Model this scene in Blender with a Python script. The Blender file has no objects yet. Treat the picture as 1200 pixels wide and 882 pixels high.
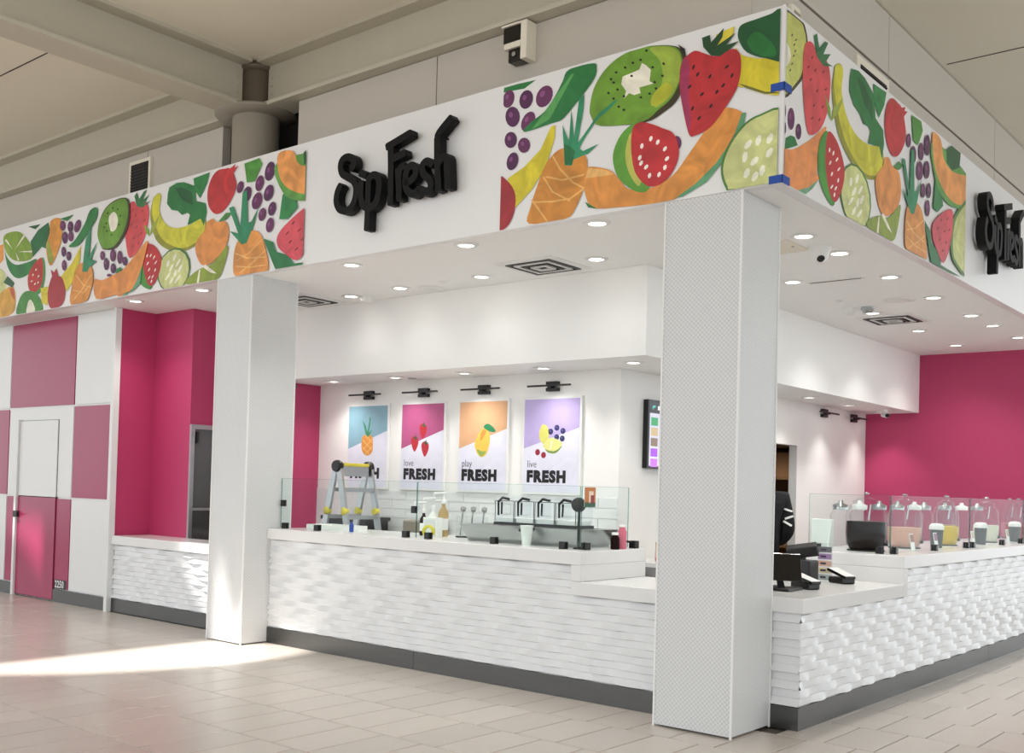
import bpy, math, random
from mathutils import Vector, Matrix
random.seed(7)
scene = bpy.context.scene
COL = scene.collection

# ------------------------------------------------------------------ camera
CP = Vector((3.07071886, -6.20666806, 1.53043531))
YAW, PITCH, ROLL, FPX, SX, SY = 0.72114955, 0.02272979, 0.0286664, 1252.26429822, -72.27690891, 99.59136243
_fw = Vector((-math.sin(YAW)*math.cos(PITCH), math.cos(YAW)*math.cos(PITCH), math.sin(PITCH)))
_rt = Vector((math.cos(YAW), math.sin(YAW), 0)); _up = _rt.cross(_fw)
CR = _rt*math.cos(ROLL) + _up*math.sin(ROLL)
CU = -_rt*math.sin(ROLL) + _up*math.cos(ROLL)
def U(px, py, ax, val):                        # pixel of the 1200x882 frame -> point on an axis plane
    d = _fw + CR*((px-600-SX)/FPX) - CU*((py-441-SY)/FPX)
    i = 'xyz'.index(ax); return CP + d*((val-CP[i])/d[i])
def PX(p):
    d = Vector(p)-CP; z = d.dot(_fw)
    return 600+SX+FPX*d.dot(CR)/z, 441+SY-FPX*d.dot(CU)/z, z
cd = bpy.data.cameras.new('camera'); cam = bpy.data.objects.new('camera', cd); COL.objects.link(cam)
cd.sensor_width = 36; cd.sensor_fit = 'HORIZONTAL'; cd.lens = FPX/1200*36
cd.shift_x = -SX/1200; cd.shift_y = SY/1200; cd.clip_end = 300
cam.matrix_world = Matrix(((CR.x, CU.x, -_fw.x, CP.x), (CR.y, CU.y, -_fw.y, CP.y), (CR.z, CU.z, -_fw.z, CP.z), (0, 0, 0, 1)))
scene.camera = cam
scene.cycles.transparent_max_bounces = 40

# ------------------------------------------------------------------ light
vs = scene.view_settings
vs.view_transform = 'Standard'; vs.look = 'None'; vs.gamma = 1; vs.use_curve_mapping = False
vs.exposure = 0.2
W = bpy.data.worlds.new('world'); scene.world = W; W.use_nodes = True
W.node_tree.nodes['Background'].inputs[0].default_value = (0.92, 0.965, 1.0, 1)
W.node_tree.nodes['Background'].inputs[1].default_value = 1.6
SUNK = math.tan(math.radians(60))
sl = bpy.data.lights.new('sun', 'SUN'); sl.energy = 7.5; sl.angle = 0.04; sl.color = (1, .97, .92)
so = bpy.data.objects.new('sun', sl); COL.objects.link(so); so.rotation_euler = (math.radians(30), 0, 0); so.location = (0, -12, 14)

# ------------------------------------------------------------------ materials
def lin(c):
    return tuple(((v/255)/12.92 if v/255 <= .04045 else ((v/255+.055)/1.055)**2.4) for v in c[:3]) + (1,)
MATS = {}
def mat(name, col, rough=.5, metal=0, noise=0.0, nscale=6, bump=0, bscale=40, spec=.5, coat=0, emit=None, estr=0, stretch=None, rand=0):
    m = bpy.data.materials.new(name); m.use_nodes = True; nt = m.node_tree; N = nt.nodes; L = nt.links
    b = N['Principled BSDF']; c = lin(col)
    b.inputs['Base Color'].default_value = c; b.inputs['Roughness'].default_value = rough
    b.inputs['Metallic'].default_value = metal; b.inputs['Specular IOR Level'].default_value = spec
    b.inputs['Coat Weight'].default_value = coat; b.inputs['Coat Roughness'].default_value = .08
    if emit: b.inputs['Emission Color'].default_value = lin(emit); b.inputs['Emission Strength'].default_value = estr
    tc = N.new('ShaderNodeTexCoord'); mp = N.new('ShaderNodeMapping'); L.new(tc.outputs['Object'], mp.inputs[0])
    if stretch: mp.inputs['Scale'].default_value = stretch
    src = None
    if noise:
        n = N.new('ShaderNodeTexNoise'); n.inputs['Scale'].default_value = nscale; n.inputs['Detail'].default_value = 5
        L.new(mp.outputs[0], n.inputs['Vector'])
        mx = N.new('ShaderNodeMix'); mx.data_type = 'RGBA'; L.new(n.outputs['Fac'], mx.inputs[0])
        mx.inputs[6].default_value = tuple(v*(1-noise) for v in c[:3])+(1,)
        mx.inputs[7].default_value = tuple(min(1, v*(1+noise)) for v in c[:3])+(1,)
        src = mx.outputs[2]
    if rand:
        oi = N.new('ShaderNodeObjectInfo'); hv = N.new('ShaderNodeHueSaturation')
        mr = N.new('ShaderNodeMapRange'); mr.inputs[3].default_value = 1-rand; mr.inputs[4].default_value = 1+rand*.6
        L.new(oi.outputs['Random'], mr.inputs[0]); L.new(mr.outputs[0], hv.inputs['Value'])
        if src: L.new(src, hv.inputs['Color'])
        else: hv.inputs['Color'].default_value = c
        src = hv.outputs[0]
    if src: L.new(src, b.inputs['Base Color'])
    if bump:
        n2 = N.new('ShaderNodeTexNoise'); n2.inputs['Scale'].default_value = bscale; n2.inputs['Detail'].default_value = 4
        L.new(mp.outputs[0], n2.inputs['Vector']); bp = N.new('ShaderNodeBump'); bp.inputs['Strength'].default_value = bump
        bp.inputs['Distance'].default_value = .01; L.new(n2.outputs['Fac'], bp.inputs['Height']); L.new(bp.outputs[0], b.inputs['Normal'])
    MATS[name] = m; return m
def glassmat(name, tint, rough=0.0, ior=1.45, refl=1.0):
    m = bpy.data.materials.new(name); m.use_nodes = True; nt = m.node_tree; N = nt.nodes; L = nt.links
    N.remove(N['Principled BSDF']); t = N.new('ShaderNodeBsdfTransparent'); t.inputs[0].default_value = tint
    g = N.new('ShaderNodeBsdfGlossy'); g.inputs['Roughness'].default_value = rough
    f = N.new('ShaderNodeLayerWeight'); f.inputs[0].default_value = .5
    pw = N.new('ShaderNodeMath'); pw.operation = 'POWER'; pw.inputs[1].default_value = 4; L.new(f.outputs['Facing'], pw.inputs[0])
    mt = N.new('ShaderNodeMath'); mt.operation = 'MULTIPLY_ADD'; mt.inputs[1].default_value = .8*refl; mt.inputs[2].default_value = .035*refl; mt.use_clamp = True; L.new(pw.outputs[0], mt.inputs[0])
    mx = N.new('ShaderNodeMixShader'); L.new(mt.outputs[0], mx.inputs[0]); L.new(t.outputs[0], mx.inputs[1]); L.new(g.outputs[0], mx.inputs[2])
    L.new(mx.outputs[0], N['Material Output'].inputs[0]); MATS[name] = m; return m
def printmat(name, rough=.45, amount=.22, emit=0):
    m = bpy.data.materials.new(name); m.use_nodes = True; nt = m.node_tree; N = nt.nodes; L = nt.links
    b = N['Principled BSDF']; b.inputs['Roughness'].default_value = rough
    a = N.new('ShaderNodeAttribute'); a.attribute_name = 'Col'
    tc = N.new('ShaderNodeTexCoord'); n = N.new('ShaderNodeTexNoise'); n.inputs['Scale'].default_value = 5; n.inputs['Detail'].default_value = 6
    n.inputs['Distortion'].default_value = 1.2; L.new(tc.outputs['Object'], n.inputs['Vector'])
    mr = N.new('ShaderNodeMapRange'); mr.inputs[1].default_value = .3; mr.inputs[2].default_value = .7
    mr.inputs[3].default_value = 1-amount; mr.inputs[4].default_value = 1+amount; L.new(n.outputs['Fac'], mr.inputs[0])
    hv = N.new('ShaderNodeHueSaturation'); L.new(a.outputs['Color'], hv.inputs['Color']); L.new(mr.outputs[0], hv.inputs['Value'])
    L.new(hv.outputs[0], b.inputs['Base Color'])
    if emit: L.new(hv.outputs[0], b.inputs['Emission Color']); b.inputs['Emission Strength'].default_value = emit
    MATS[name] = m; return m
def pennymat(name):
    m = mat(name, (226, 228, 229), rough=.3); nt = m.node_tree; N = nt.nodes; L = nt.links; b = N['Principled BSDF']
    uv = N.new('ShaderNodeUVMap'); mp = N.new('ShaderNodeMapping'); mp.inputs['Rotation'].default_value = (0, 0, math.radians(45))
    mp.inputs['Scale'].default_value = (46, 46, 46); L.new(uv.outputs[0], mp.inputs[0])
    v = N.new('ShaderNodeTexVoronoi'); v.voronoi_dimensions = '2D'; v.inputs['Randomness'].default_value = 0; v.inputs['Scale'].default_value = 1
    L.new(mp.outputs[0], v.inputs['Vector'])
    r = N.new('ShaderNodeMapRange'); r.interpolation_type = 'SMOOTHSTEP'; r.inputs[1].default_value = .38; r.inputs[2].default_value = .5
    r.inputs[3].default_value = 1; r.inputs[4].default_value = 0; L.new(v.outputs['Distance'], r.inputs[0])
    mx = N.new('ShaderNodeMix'); mx.data_type = 'RGBA'; mx.inputs[6].default_value = lin((202, 203, 204)); mx.inputs[7].default_value = lin((220, 221, 221))
    L.new(r.outputs[0], mx.inputs[0]); L.new(mx.outputs[2], b.inputs['Base Color'])
    bp = N.new('ShaderNodeBump'); bp.inputs['Strength'].default_value = .45; bp.inputs['Distance'].default_value = .003
    L.new(r.outputs[0], bp.inputs['Height']); L.new(bp.outputs[0], b.inputs['Normal']); return m

mat('white_paint', (240, 239, 236), .55, noise=.015, bump=.03, bscale=120)
mat('ceiling_paint', (249, 249, 247), .7, noise=.012)
mat('fascia_white', (238, 238, 238), .35, noise=.01)
mat('pink_paint', (186, 58, 104), .5, noise=.03, nscale=2, bump=.03, bscale=150)
mat('pink_laminate', (162, 46, 88), .28, noise=.02, nscale=2)
mat('white_laminate', (228, 229, 228), .3, noise=.01)
mat('worktop', (230, 230, 229), .22, noise=.012, nscale=30)
mat('wave_white', (228, 229, 230), .25, noise=.008)
mat('steel_base', (98, 98, 97), .32, metal=1, noise=.12, nscale=3, bump=.05, bscale=30, stretch=(1, 1, 8))
mat('steel', (190, 192, 193), .25, metal=1, noise=.06, nscale=8)
mat('aluminium', (175, 178, 180), .35, metal=1, noise=.05)
mat('dark_metal', (48, 46, 44), .45, metal=.3, noise=.08)
mat('black', (14, 14, 15), .38, noise=.1)
mat('tub_grey', (44, 46, 46), .55, noise=.08)
mat('black_gloss', (10, 10, 11), .15)
mat('sign_black', (5, 5, 6), .6, spec=.25)
mat('sign_edge', (120, 116, 108), .4)
mat('tile_floor', (204, 194, 184), .28, noise=.06, nscale=9, bump=.02, bscale=60, rand=.07, coat=.15)
mat('grout', (104, 95, 86), .8, noise=.06)
mat('mall_ceiling', (236, 230, 214), .75, noise=.03, nscale=1.5)
mat('mall_wall', (200, 193, 183), .65, noise=.02, nscale=2)
mat('beam_paint', (196, 190, 174), .5, noise=.03)
mat('post_brown', (100, 88, 74), .4, metal=.2, noise=.05)
mat('post_taupe', (150, 142, 128), .45, noise=.04)
mat('shadow_gap', (40, 37, 33), .9, noise=.1)
mat('lens', (255, 252, 244), .4, emit=(255, 253, 248), estr=4)
mat('plastic_white', (236, 236, 234), .4, noise=.01)
mat('tape_blue', (30, 75, 165), .6, noise=.06, nscale=30)
mat('yellow_plastic', (222, 208, 70), .45, noise=.05)
mat('cup_paper', (244, 244, 240), .6, noise=.02)
mat('cardboard', (165, 122, 82), .8, noise=.12)
mat('shelf_wood', (140, 105, 66), .6, noise=.2, nscale=5, stretch=(1, 1, 6))
mat('skin', (190, 140, 115), .5, noise=.04)
mat('hair', (22, 18, 16), .5, noise=.2, nscale=40)
mat('cloth_black', (16, 16, 18), .85, noise=.2, nscale=60, bump=.2, bscale=90)
mat('denim', (40, 46, 62), .85, noise=.2, nscale=60)
mat('tan', (200, 172, 140), .6, noise=.05)
mat('dark_door_glass', (70, 70, 70), .12, noise=.2, nscale=2, spec=.8)
mat('letter_black', (12, 12, 14), .5)
pennymat('penny_tile')
printmat('vinyl_print'); printmat('poster_print', amount=.05); printmat('screen_print', rough=.2, amount=.02, emit=.6)
glassmat('glass', (.95, .98, .972, 1), refl=.22); glassmat('acrylic', (.955, .965, .972, 1), .03, refl=.6)
glassmat('glass_edge', (.55, .72, .68, 1))
for nm, c in dict(dark_red=(24, 2, 4), peach=(222, 170, 148), yellow=(226, 190, 40), cream=(226, 222, 200), red=(170, 28, 40), tan=(188, 160, 110), pink=(214, 120, 140)).items():
    mat('juice_'+nm, c, .5, noise=.06, spec=.12)

# ------------------------------------------------------------------ builders
ORG = {}
class B:
    def __init__(s): s.v = []; s.f = []; s.mi = []; s.col = []; s.sm = []; s.uv = []
    def add(s, vs_, fs_, mi=0, col=None, smooth=False):
        k = len(s.v); s.v += [tuple(p) for p in vs_]
        for f in fs_: s.f.append([i+k for i in f]); s.mi.append(mi); s.col.append(col); s.sm.append(smooth)
        return s
    def box(s, x0, x1, y0, y1, z0, z1, mi=0, col=None):
        return s.add([(x0, y0, z0), (x1, y0, z0), (x1, y1, z0), (x0, y1, z0), (x0, y0, z1), (x1, y0, z1), (x1, y1, z1), (x0, y1, z1)],
              [(0, 3, 2, 1), (4, 5, 6, 7), (0, 1, 5, 4), (1, 2, 6, 5), (2, 3, 7, 6), (3, 0, 4, 7)], mi, col)
    def obox(s, c, ax, ay, az, mi=0):          # oriented box: centre, three half-axis vectors
        c, ax, ay, az = map(Vector, (c, ax, ay, az)); P = []
        for z in (-1, 1):
            for x, y in ((-1, -1), (1, -1), (1, 1), (-1, 1)): P.append(c+ax*x+ay*y+az*z)
        return s.add(P, [(0, 3, 2, 1), (4, 5, 6, 7), (0, 1, 5, 4), (1, 2, 6, 5), (2, 3, 7, 6), (3, 0, 4, 7)], mi)
    def bar(s, a, b, w, h, mi=0, side=None):
        a, b = Vector(a), Vector(b); d = (b-a).normalized(); sd = Vector(side) if side else d.cross(Vector((0, 0, 1)))
        if sd.length < .01: sd = Vector((1, 0, 0))
        sd = (sd-d*sd.dot(d)).normalized(); u = sd.cross(d)
        return s.obox((a+b)/2, (b-a)/2, sd*w/2, u*h/2, mi)
    def prism(s, poly, z0, z1, mi=0):          # xy polygon extruded in z
        n = len(poly); P = [(x, y, z0) for x, y in poly]+[(x, y, z1) for x, y in poly]
        return s.add(P, [tuple(range(n))[::-1], tuple(range(n, 2*n))]+[(i, (i+1) % n, (i+1) % n+n, i+n) for i in range(n)], mi)
    def lathe(s, prof, c=(0, 0, 0), n=20, mi=0, ax=None, sx=1, sy=1, caps=True):  # prof [(r,h)], axis z or any vector
        c = Vector(c); q = Vector((0, 0, 1)).rotation_difference(Vector(ax)) if ax else None
        P = []; F = []
        for r, h in prof:
            for i in range(n):
                a = 2*math.pi*i/n; p = Vector((r*math.cos(a)*sx, r*math.sin(a)*sy, h))
                if q: p = q @ p
                P.append(c+p)
        for j in range(len(prof)-1):
            for i in range(n): F.append((j*n+i, j*n+(i+1) % n, (j+1)*n+(i+1) % n, (j+1)*n+i))
        s.add(P, F, mi, smooth=True)
        if caps and prof[0][0] > 1e-4: s.add(P[:n], [tuple(range(n))[::-1]], mi)
        if caps and prof[-1][0] > 1e-4: s.add(P[-n:], [tuple(range(n))], mi)
        return s
    def cyl(s, a, b, r, r2=None, n=16, mi=0):
        a, b = Vector(a), Vector(b); return s.lathe([(r, 0), (r if r2 is None else r2, (b-a).length)], a, n, mi, ax=(b-a))
    def tube(s, pts, r, n=8, mi=0):
        for a, b in zip(pts, pts[1:]): s.cyl(a, b, r, n=n, mi=mi)
        return s
    def build(s, name, mats, parent=None, loc=None, bevel=0):
        me = bpy.data.meshes.new(name); o = bpy.data.objects.new(name, me); COL.objects.link(o)
        if parent is not None:
            org = ORG[parent]; o.parent = parent
        else:
            if loc is None:
                xs = [p[0] for p in s.v]; ys = [p[1] for p in s.v]; zs = [p[2] for p in s.v]
                loc = ((min(xs)+max(xs))/2, (min(ys)+max(ys))/2, min(zs))
            org = Vector(loc); o.location = org
        ORG[o] = Vector(org)
        me.from_pydata([(p[0]-org[0], p[1]-org[1], p[2]-org[2]) for p in s.v], [], s.f)
        for m in (mats if isinstance(mats, (list, tuple)) else [mats]): me.materials.append(MATS[m])
        me.polygons.foreach_set('material_index', s.mi); me.polygons.foreach_set('use_smooth', s.sm)
        if any(c is not None for c in s.col):
            ca = me.color_attributes.new('Col', 'FLOAT_COLOR', 'CORNER')
            for p in me.polygons:
                c = s.col[p.index] or (1, 1, 1, 1)
                for li in p.loop_indices: ca.data[li].color = c
        me.update()
        if bevel:
            bv = o.modifiers.new('bevel', 'BEVEL'); bv.width = bevel; bv.segments = 2; bv.limit_method = 'ANGLE'
        return o
def tag(o, label, cat=None, group=None, kind=None):
    o['label'] = label
    if cat: o['category'] = cat
    if group: o['group'] = group
    if kind: o['kind'] = kind
    return o
def struct(o, label=None):
    o['kind'] = 'structure'
    if label: o['label'] = label
    return o
def thing(name, loc, label, cat, group=None, kind=None):
    o = bpy.data.objects.new(name, None); COL.objects.link(o); o.location = loc; o.empty_display_size = .1
    ORG[o] = Vector(loc); return tag(o, label, cat, group, kind)
def copytree(o, loc, label=None, parent=None, rotz=None):
    c = o.copy(); COL.objects.link(c)
    if parent: c.parent = parent
    else:
        c.location = loc
        if rotz is not None: c.rotation_euler[2] = rotz
        if label: c['label'] = label
    for ch in o.children:
        if ch.type != 'LIGHT': copytree(ch, None, parent=c)
    return c

H, FT, OV = 3.45, 4.554, .254
ZB = 2.68                                     # underside of the bulkhead

# ------------------------------------------------------------------ floor
fl = struct(B().box(-26, 16, -22, 16, -.1, -.012).build('floor', 'grout', loc=(0, 0, 0)), 'beige tiled mall floor')
TW, TD = .31, .63
cells = []
for j in range(-7, 15):
    y0 = .38+TD*(j-1); off = (j % 3)*TW/3
    for i in range(-46, 18):
        x0 = .02+off+TW*i
        if y0 > .2 and x0+TW < .19: continue
        if x0 > 4.6: continue
        cx, cy = x0+TW/2, y0+TD/2
        px, py, z = PX((cx, cy, 0))
        vis = z > .5 and -25 < px < 1225 and py < 915
        cells.append((x0, y0, (1/z**3 if vis else 0)))
cells.sort(key=lambda c: -c[2])
g = .0048
tb = B()
tile_v = [(g, g, -.012), (TW-g, g, -.012), (TW-g, TD-g, -.012), (g, TD-g, -.012), (g, g, -.002), (TW-g, g, -.002), (TW-g, TD-g, -.002), (g, TD-g, -.002),
          (g+.002, g+.002, 0), (TW-g-.002, g+.002, 0), (TW-g-.002, TD-g-.002, 0), (g+.002, TD-g-.002, 0)]
tile_f = [(8, 9, 10, 11)]+[(k, (k+1) % 4, (k+1) % 4+4, k+4) for k in range(4)]+[(k+4, (k+1) % 4+4, (k+1) % 4+8, k+8) for k in range(4)]
tile_me = bpy.data.meshes.new('floor_tile'); tile_me.from_pydata(tile_v, [], tile_f); tile_me.materials.append(MATS['tile_floor'])
for k, (x0, y0, w) in enumerate(cells):
    if k < 300:
        o = bpy.data.objects.new('floor_tile', tile_me); COL.objects.link(o); o.parent = fl; o.location = (x0, y0, 0)
    else: tb.add([(x+x0, y+y0, z) for x, y, z in tile_v], tile_f)
rest = tb.build('floor_tile_field', 'tile_floor', fl); rest['kind'] = 'stuff'

# ------------------------------------------------------------------ mall shell above and around
CZ = 5.65
def ceil_holes(name, outer, holes, z, m):
    cu = bpy.data.curves.new(name, 'CURVE'); cu.dimensions = '2D'; cu.fill_mode = 'BOTH'; cu.extrude = .06
    for pts in [outer]+holes:
        sp = cu.splines.new('POLY'); sp.points.add(len(pts)-1); sp.use_cyclic_u = True
        for p, q in zip(sp.points, pts): p.co = (q[0], q[1], 0, 1)
    o = bpy.data.objects.new(name, cu); COL.objects.link(o); dg = bpy.context.evaluated_depsgraph_get()
    me = bpy.data.meshes.new_from_object(o.evaluated_get(dg)); bpy.data.objects.remove(o)
    ob = bpy.data.objects.new(name, me); COL.objects.link(ob); ob.location = (0, 0, z+.06); me.materials.clear(); me.materials.append(MATS[m]); ORG[ob] = Vector((0, 0, z+.06)); return ob
sh = CZ/SUNK
def up(pts): return [(x, y-sh) for x, y in pts]
def wl(pts): return [(x, .385+z/SUNK-sh) for x, z in pts]
hole1 = up([(-5.1, -2.6), (-5.45, -2.2), (-5.54, -1.68), (-5.62, -1.14), (-5.58, -.62), (-5.53, -.1), (-5.47, .46), (-5.25, .42), (-5.12, .2), (-5.02, .05), (-4.7, .34), (-4.3, .34), (-4.2, .12), (-4.12, -.53), (-4.22, -1.18), (-4.4, -1.66), (-4.6, -2.06), (-4.85, -2.4)])  # added out-of-view ceiling openings, outlined so the sun falls in patches
hole2 = wl([(-10.5, .97), (-9.42, .93), (-9.34, .86), (-9.33, .2), (-9.77, .5), (-10.24, .79), (-10.5, .9)])
hole3 = wl([(-6.62, .93), (-5.75, .95), (-5.7, .2), (-5.95, .18), (-6.23, .39)])
cm = struct(ceil_holes('ceiling_mall', [(-24, -8), (12, -8), (12, 15), (-24, 15)], [hole1, hole2, hole3], CZ, 'mall_ceiling'), 'cream mall ceiling panels above the shopfront')
for (a, b) in (((-.1, 4.35), (4, 4.35)), ((-16, -1.1), (-5.9, -1.1))):
    B().box(a[0], b[0], a[1]-.006, a[1]+.006, CZ-.004, CZ+.002).build('panel_joint', 'shadow_gap', cm)
PC = (-5.47, .42)
def ibeam(bl, axis, a, b, c, top, bot, fw=.17, ft=.035, wt=.02):
    parts = [(-fw, fw, top-ft, top), (-fw, fw, bot, bot+ft), (-wt, wt, bot+ft, top-ft)]
    for lo, hi, z0, z1 in parts:
        if axis == 'x': bl.box(a, b, c+lo, c+hi, z0, z1)
        else: bl.box(c+lo, c+hi, a, b, z0, z1)
    return bl
for nm, ax, a, b, c in (('trim_1', 'x', -18, PC[0]-.2, PC[1]), ('trim_2', 'x', PC[0]+.2, -.16, PC[1]), ('trim_3', 'y', -7.8, PC[1]-.2, PC[0])):
    bm = struct(ibeam(B(), ax, a, b, c, CZ, 5.16).build(nm, 'beam_paint'), 'taupe painted steel ceiling beam')
    for zz in (5.25, 5.33, 5.41, 5.49):
        q = B()
        if ax == 'x':
            e = b-.06 if nm == 'trim_1' else a+.06
            q.cyl((e, c-.02, zz), (e, c-.034, zz), .012, n=8)
        else: q.cyl((c+.02, b-.06, zz), (c+.034, b-.06, zz), .012, n=8)
        q.build('bolt', 'beam_paint', bm)
post = thing('steel_post', (PC[0], PC[1], FT-1.0), 'round brown steel post with wide collar rising behind the white fascia', 'post')
B().lathe([(.235, FT-1.0), (.235, 5.17)], (PC[0], PC[1], 0), 32).build('post_shaft', 'post_taupe', post)
B().lathe([(.235, 5.13), (.41, 5.15), (.41, 5.18), (.19, 5.19)], (PC[0], PC[1], 0), 40).build('collar', 'post_taupe', post)
B().lathe([(.18, 5.185), (.18, 5.58)], (PC[0], PC[1], 0), 32).build('post_neck', 'post_brown', post)
B().lathe([(.18, 5.57), (.215, 5.59), (.225, 5.645), (.2, 5.649)], (PC[0], PC[1], 0), 32).build('cap_flange', 'post_brown', post)
# taupe wall behind the fascia: panels with open joints, gap round the post
WY, WX = .38, -.15
wm = struct(B().box(-18, WX-.06, .76, .82, H+.06, CZ).build('wall_mall', 'shadow_gap'))
jx = [-18, -14.5, -11.0, U(173, 200, 'y', WY).x, U(262, 150, 'y', WY).x]; jx2 = [U(350, 125, 'y', WY).x, U(512, 90, 'y', WY).x, WX]
for lst in (jx, jx2):
    for a, b in zip(lst, lst[1:]):
        B().box(a+.006, b-.006, WY, WY+.1, H+.1, 5.155).build('wall_panel', 'mall_wall', wm)
ws = struct(B().box(WX-.2, WX-.1, WY+.2, 14, H+.06, CZ).build('wall_mall_side', 'shadow_gap'))
for a, b in zip([WY, 2.95, 6.2, 9.6, 13], [2.95, 6.2, 9.6, 13, 14]):
    B().box(WX-.1, WX, a+.006, b-.006, H+.1, 5.10).build('wall_panel', 'mall_wall', ws)
    B().box(WX-.1, WX, a+.006, b-.006, 5.125, CZ-.01).build('wall_panel', 'mall_wall', ws)
# wall grille (left), two fittings on the side wall
gx0, gx1, gz = U(154, 205, 'y', WY).x, U(179, 195, 'y', WY).x, U(166, 188, 'y', WY).z
gv = thing('wall_grille', ((gx0+gx1)/2, WY, 4.45), 'dark louvred grille in pale frame on taupe wall above the fruit mural', 'vent')
B().box(gx0, gx1, WY-.03, WY-.0005, 4.45, gz).box(gx0+.04, gx1-.04, WY-.032, WY-.03, 4.45, gz-.04, 1).build('frame', ['mall_ceiling', 'shadow_gap'], gv)
for k in range(int((gz-.06-4.5)/.035)): B().obox(((gx0+gx1)/2, WY-.035, 4.5+k*.035), ((gx1-gx0)/2-.045, 0, 0), (0, .008, .006), (0, -.001, .002)).build('louvre', 'dark_metal', gv)
gv = thing('side_grille', (WX, 2.55, 4.7), 'dark grille on taupe wall above the side mural', 'vent')
B().box(WX, WX+.02, 2.2, 2.92, 4.6, 5.06).box(WX+.02, WX+.022, 2.27, 2.86, 4.6, 5.0, 1).build('frame', ['mall_ceiling', 'shadow_gap'], gv)
for k in range(10): B().box(WX+.022, WX+.03, 2.27, 2.86, 4.63+k*.038, 4.637+k*.038).build('louvre', 'dark_metal', gv)
sp = thing('wall_speaker', (WX, .98, 4.72), 'small pale rounded wall fitting above the fascia corner', 'speaker')
B().box(WX, WX+.05, .9, 1.06, 4.7, 5.0).build('housing', 'mall_ceiling', sp, bevel=.03)
B().box(WX+.05, WX+.055, .93, 1.03, 4.74, 4.95).build('speaker_face', 'post_taupe', sp, bevel=.02)
sc_dx, sc_dz = U(622, 37, 'y', WY).x+2.2, 5.155-5.325
sc = thing('security_camera', (-2.26+sc_dx, WY, 5.15+sc_dz), 'beige twin-lens security camera on the taupe wall above the fruit mural', 'camera')
B().box(-2.2+sc_dx, -2.14+sc_dx, WY-.13, WY, 5.02+sc_dz, 5.32+sc_dz).build('bracket', 'mall_ceiling', sc, bevel=.006)
B().box(-2.38+sc_dx, -2.2+sc_dx, WY-.12, WY-.01, 5.17+sc_dz, 5.305+sc_dz).build('upper_housing', 'black_gloss', sc, bevel=.01)
B().box(-2.39+sc_dx, -2.2+sc_dx, WY-.13, WY-.01, 5.305+sc_dz, 5.32+sc_dz).build('hood', 'mall_ceiling', sc)
B().box(-2.36+sc_dx, -2.2+sc_dx, WY-.13, WY-.01, 5.125+sc_dz, 5.17+sc_dz).build('mid_plate', 'mall_ceiling', sc)
lw = B().box(-2.33+sc_dx, -2.2+sc_dx, WY-.115, WY-.01, 5.02+sc_dz, 5.125+sc_dz).build('lower_housing', 'black_gloss', sc, bevel=.01)
B().cyl((-2.265+sc_dx, WY-.115, 5.075+sc_dz), (-2.265+sc_dx, WY-.128, 5.075+sc_dz), .018).build('camera_lens', 'steel', lw)

# ------------------------------------------------------------------ fascia, shop ceiling, bulkhead, walls
ff = struct(B().box(-13, OV, 0, .08, H, FT).box(-13, OV, .08, .17, FT-.03, FT).build('fascia_front', 'fascia_white', bevel=.004), 'white fascia band with fruit mural and black lettering')
fs = struct(B().box(OV-.08, OV, .081, 9.4, H, FT).box(-.1, OV-.08, .5, 9.4, FT-.03, FT).build('fascia_side', 'fascia_white', bevel=.004), 'white side fascia with fruit mural')
cl = struct(B().box(-13, OV-.08, .08, 8.7, H, H+.05).build('ceiling', 'ceiling_paint'), 'white shop ceiling with downlights')
struct(B().prism([(-7.0, 1.62), (-1.65, 1.62), (-1.65, 8.6), (-7.0, 8.6)], ZB, H-.001).build('ceiling_bulkhead', 'ceiling_paint'), 'white dropped bulkhead over the back counter')
wb = struct(B().box(-6.55, -2.35, 2.35, 2.45, 0, ZB-.001).build('wall_back', 'white_paint'), 'white back wall with posters')
for r in range(6):
    xs = [-6.55]
    x = -6.55+(.21 if r % 2 else .42)
    while x < -2.36: xs.append(x); x += .42
    xs.append(-2.35)
    for a, b in zip(xs, xs[1:]):
        if b-a > .05: B().box(a+.003, b-.003, 2.338, 2.35, .86+r*.1+.003, .86+r*.1+.097).build('wall_tile', 'white_laminate', wb)
D0, D1, DZ = 5.25, 6.35, 2.14
struct(B().box(-2.45, -2.35, 2.4501, D0, 0, ZB-.001).box(-2.45, -2.35, D1, 8.599, 0, ZB-.001).box(-2.45, -2.35, D0, D1, DZ, ZB-.001).build('wall_right', 'white_paint'), 'white side wall with doorway')
struct(B().box(-6.65, .16, 8.6, 8.7, 0, H).build('wall_far', 'pink_paint'), 'pink end wall')
struct(B().box(-6.65, -6.55, 1.6, 8.6, 0, ZB-.001).box(-7.15, -6.65, 1.6, 1.66, 0, H-.001).build('wall_inner', 'pink_paint'), 'pink wall left of the posters')
struct(B().box(-7.15, -7.09, .89, 1.6, 0, H-.001).box(-7.83, -7.15, .89, .95, 0, H-.001).box(-7.9, -7.83, .42, .95, 0, H-.001).build('wall_recess', 'pink_paint'), 'pink recess walls beside the tiled pillar')
wl_ = struct(B().box(-13, -7.86, .4, .5, 0, H-.001).box(-10.0, -9.0, .388, .4, 2.2, 2.21).build('wall_left', 'white_laminate'), 'wall of large pink and white squares')
cols = [-13, -12.0, -10.32, -8.72, -7.83]; rows = [.15, 1.25, 2.36, H-.004]
DX0, DX1, DTOP = -10.0, -9.06, 2.2
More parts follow.
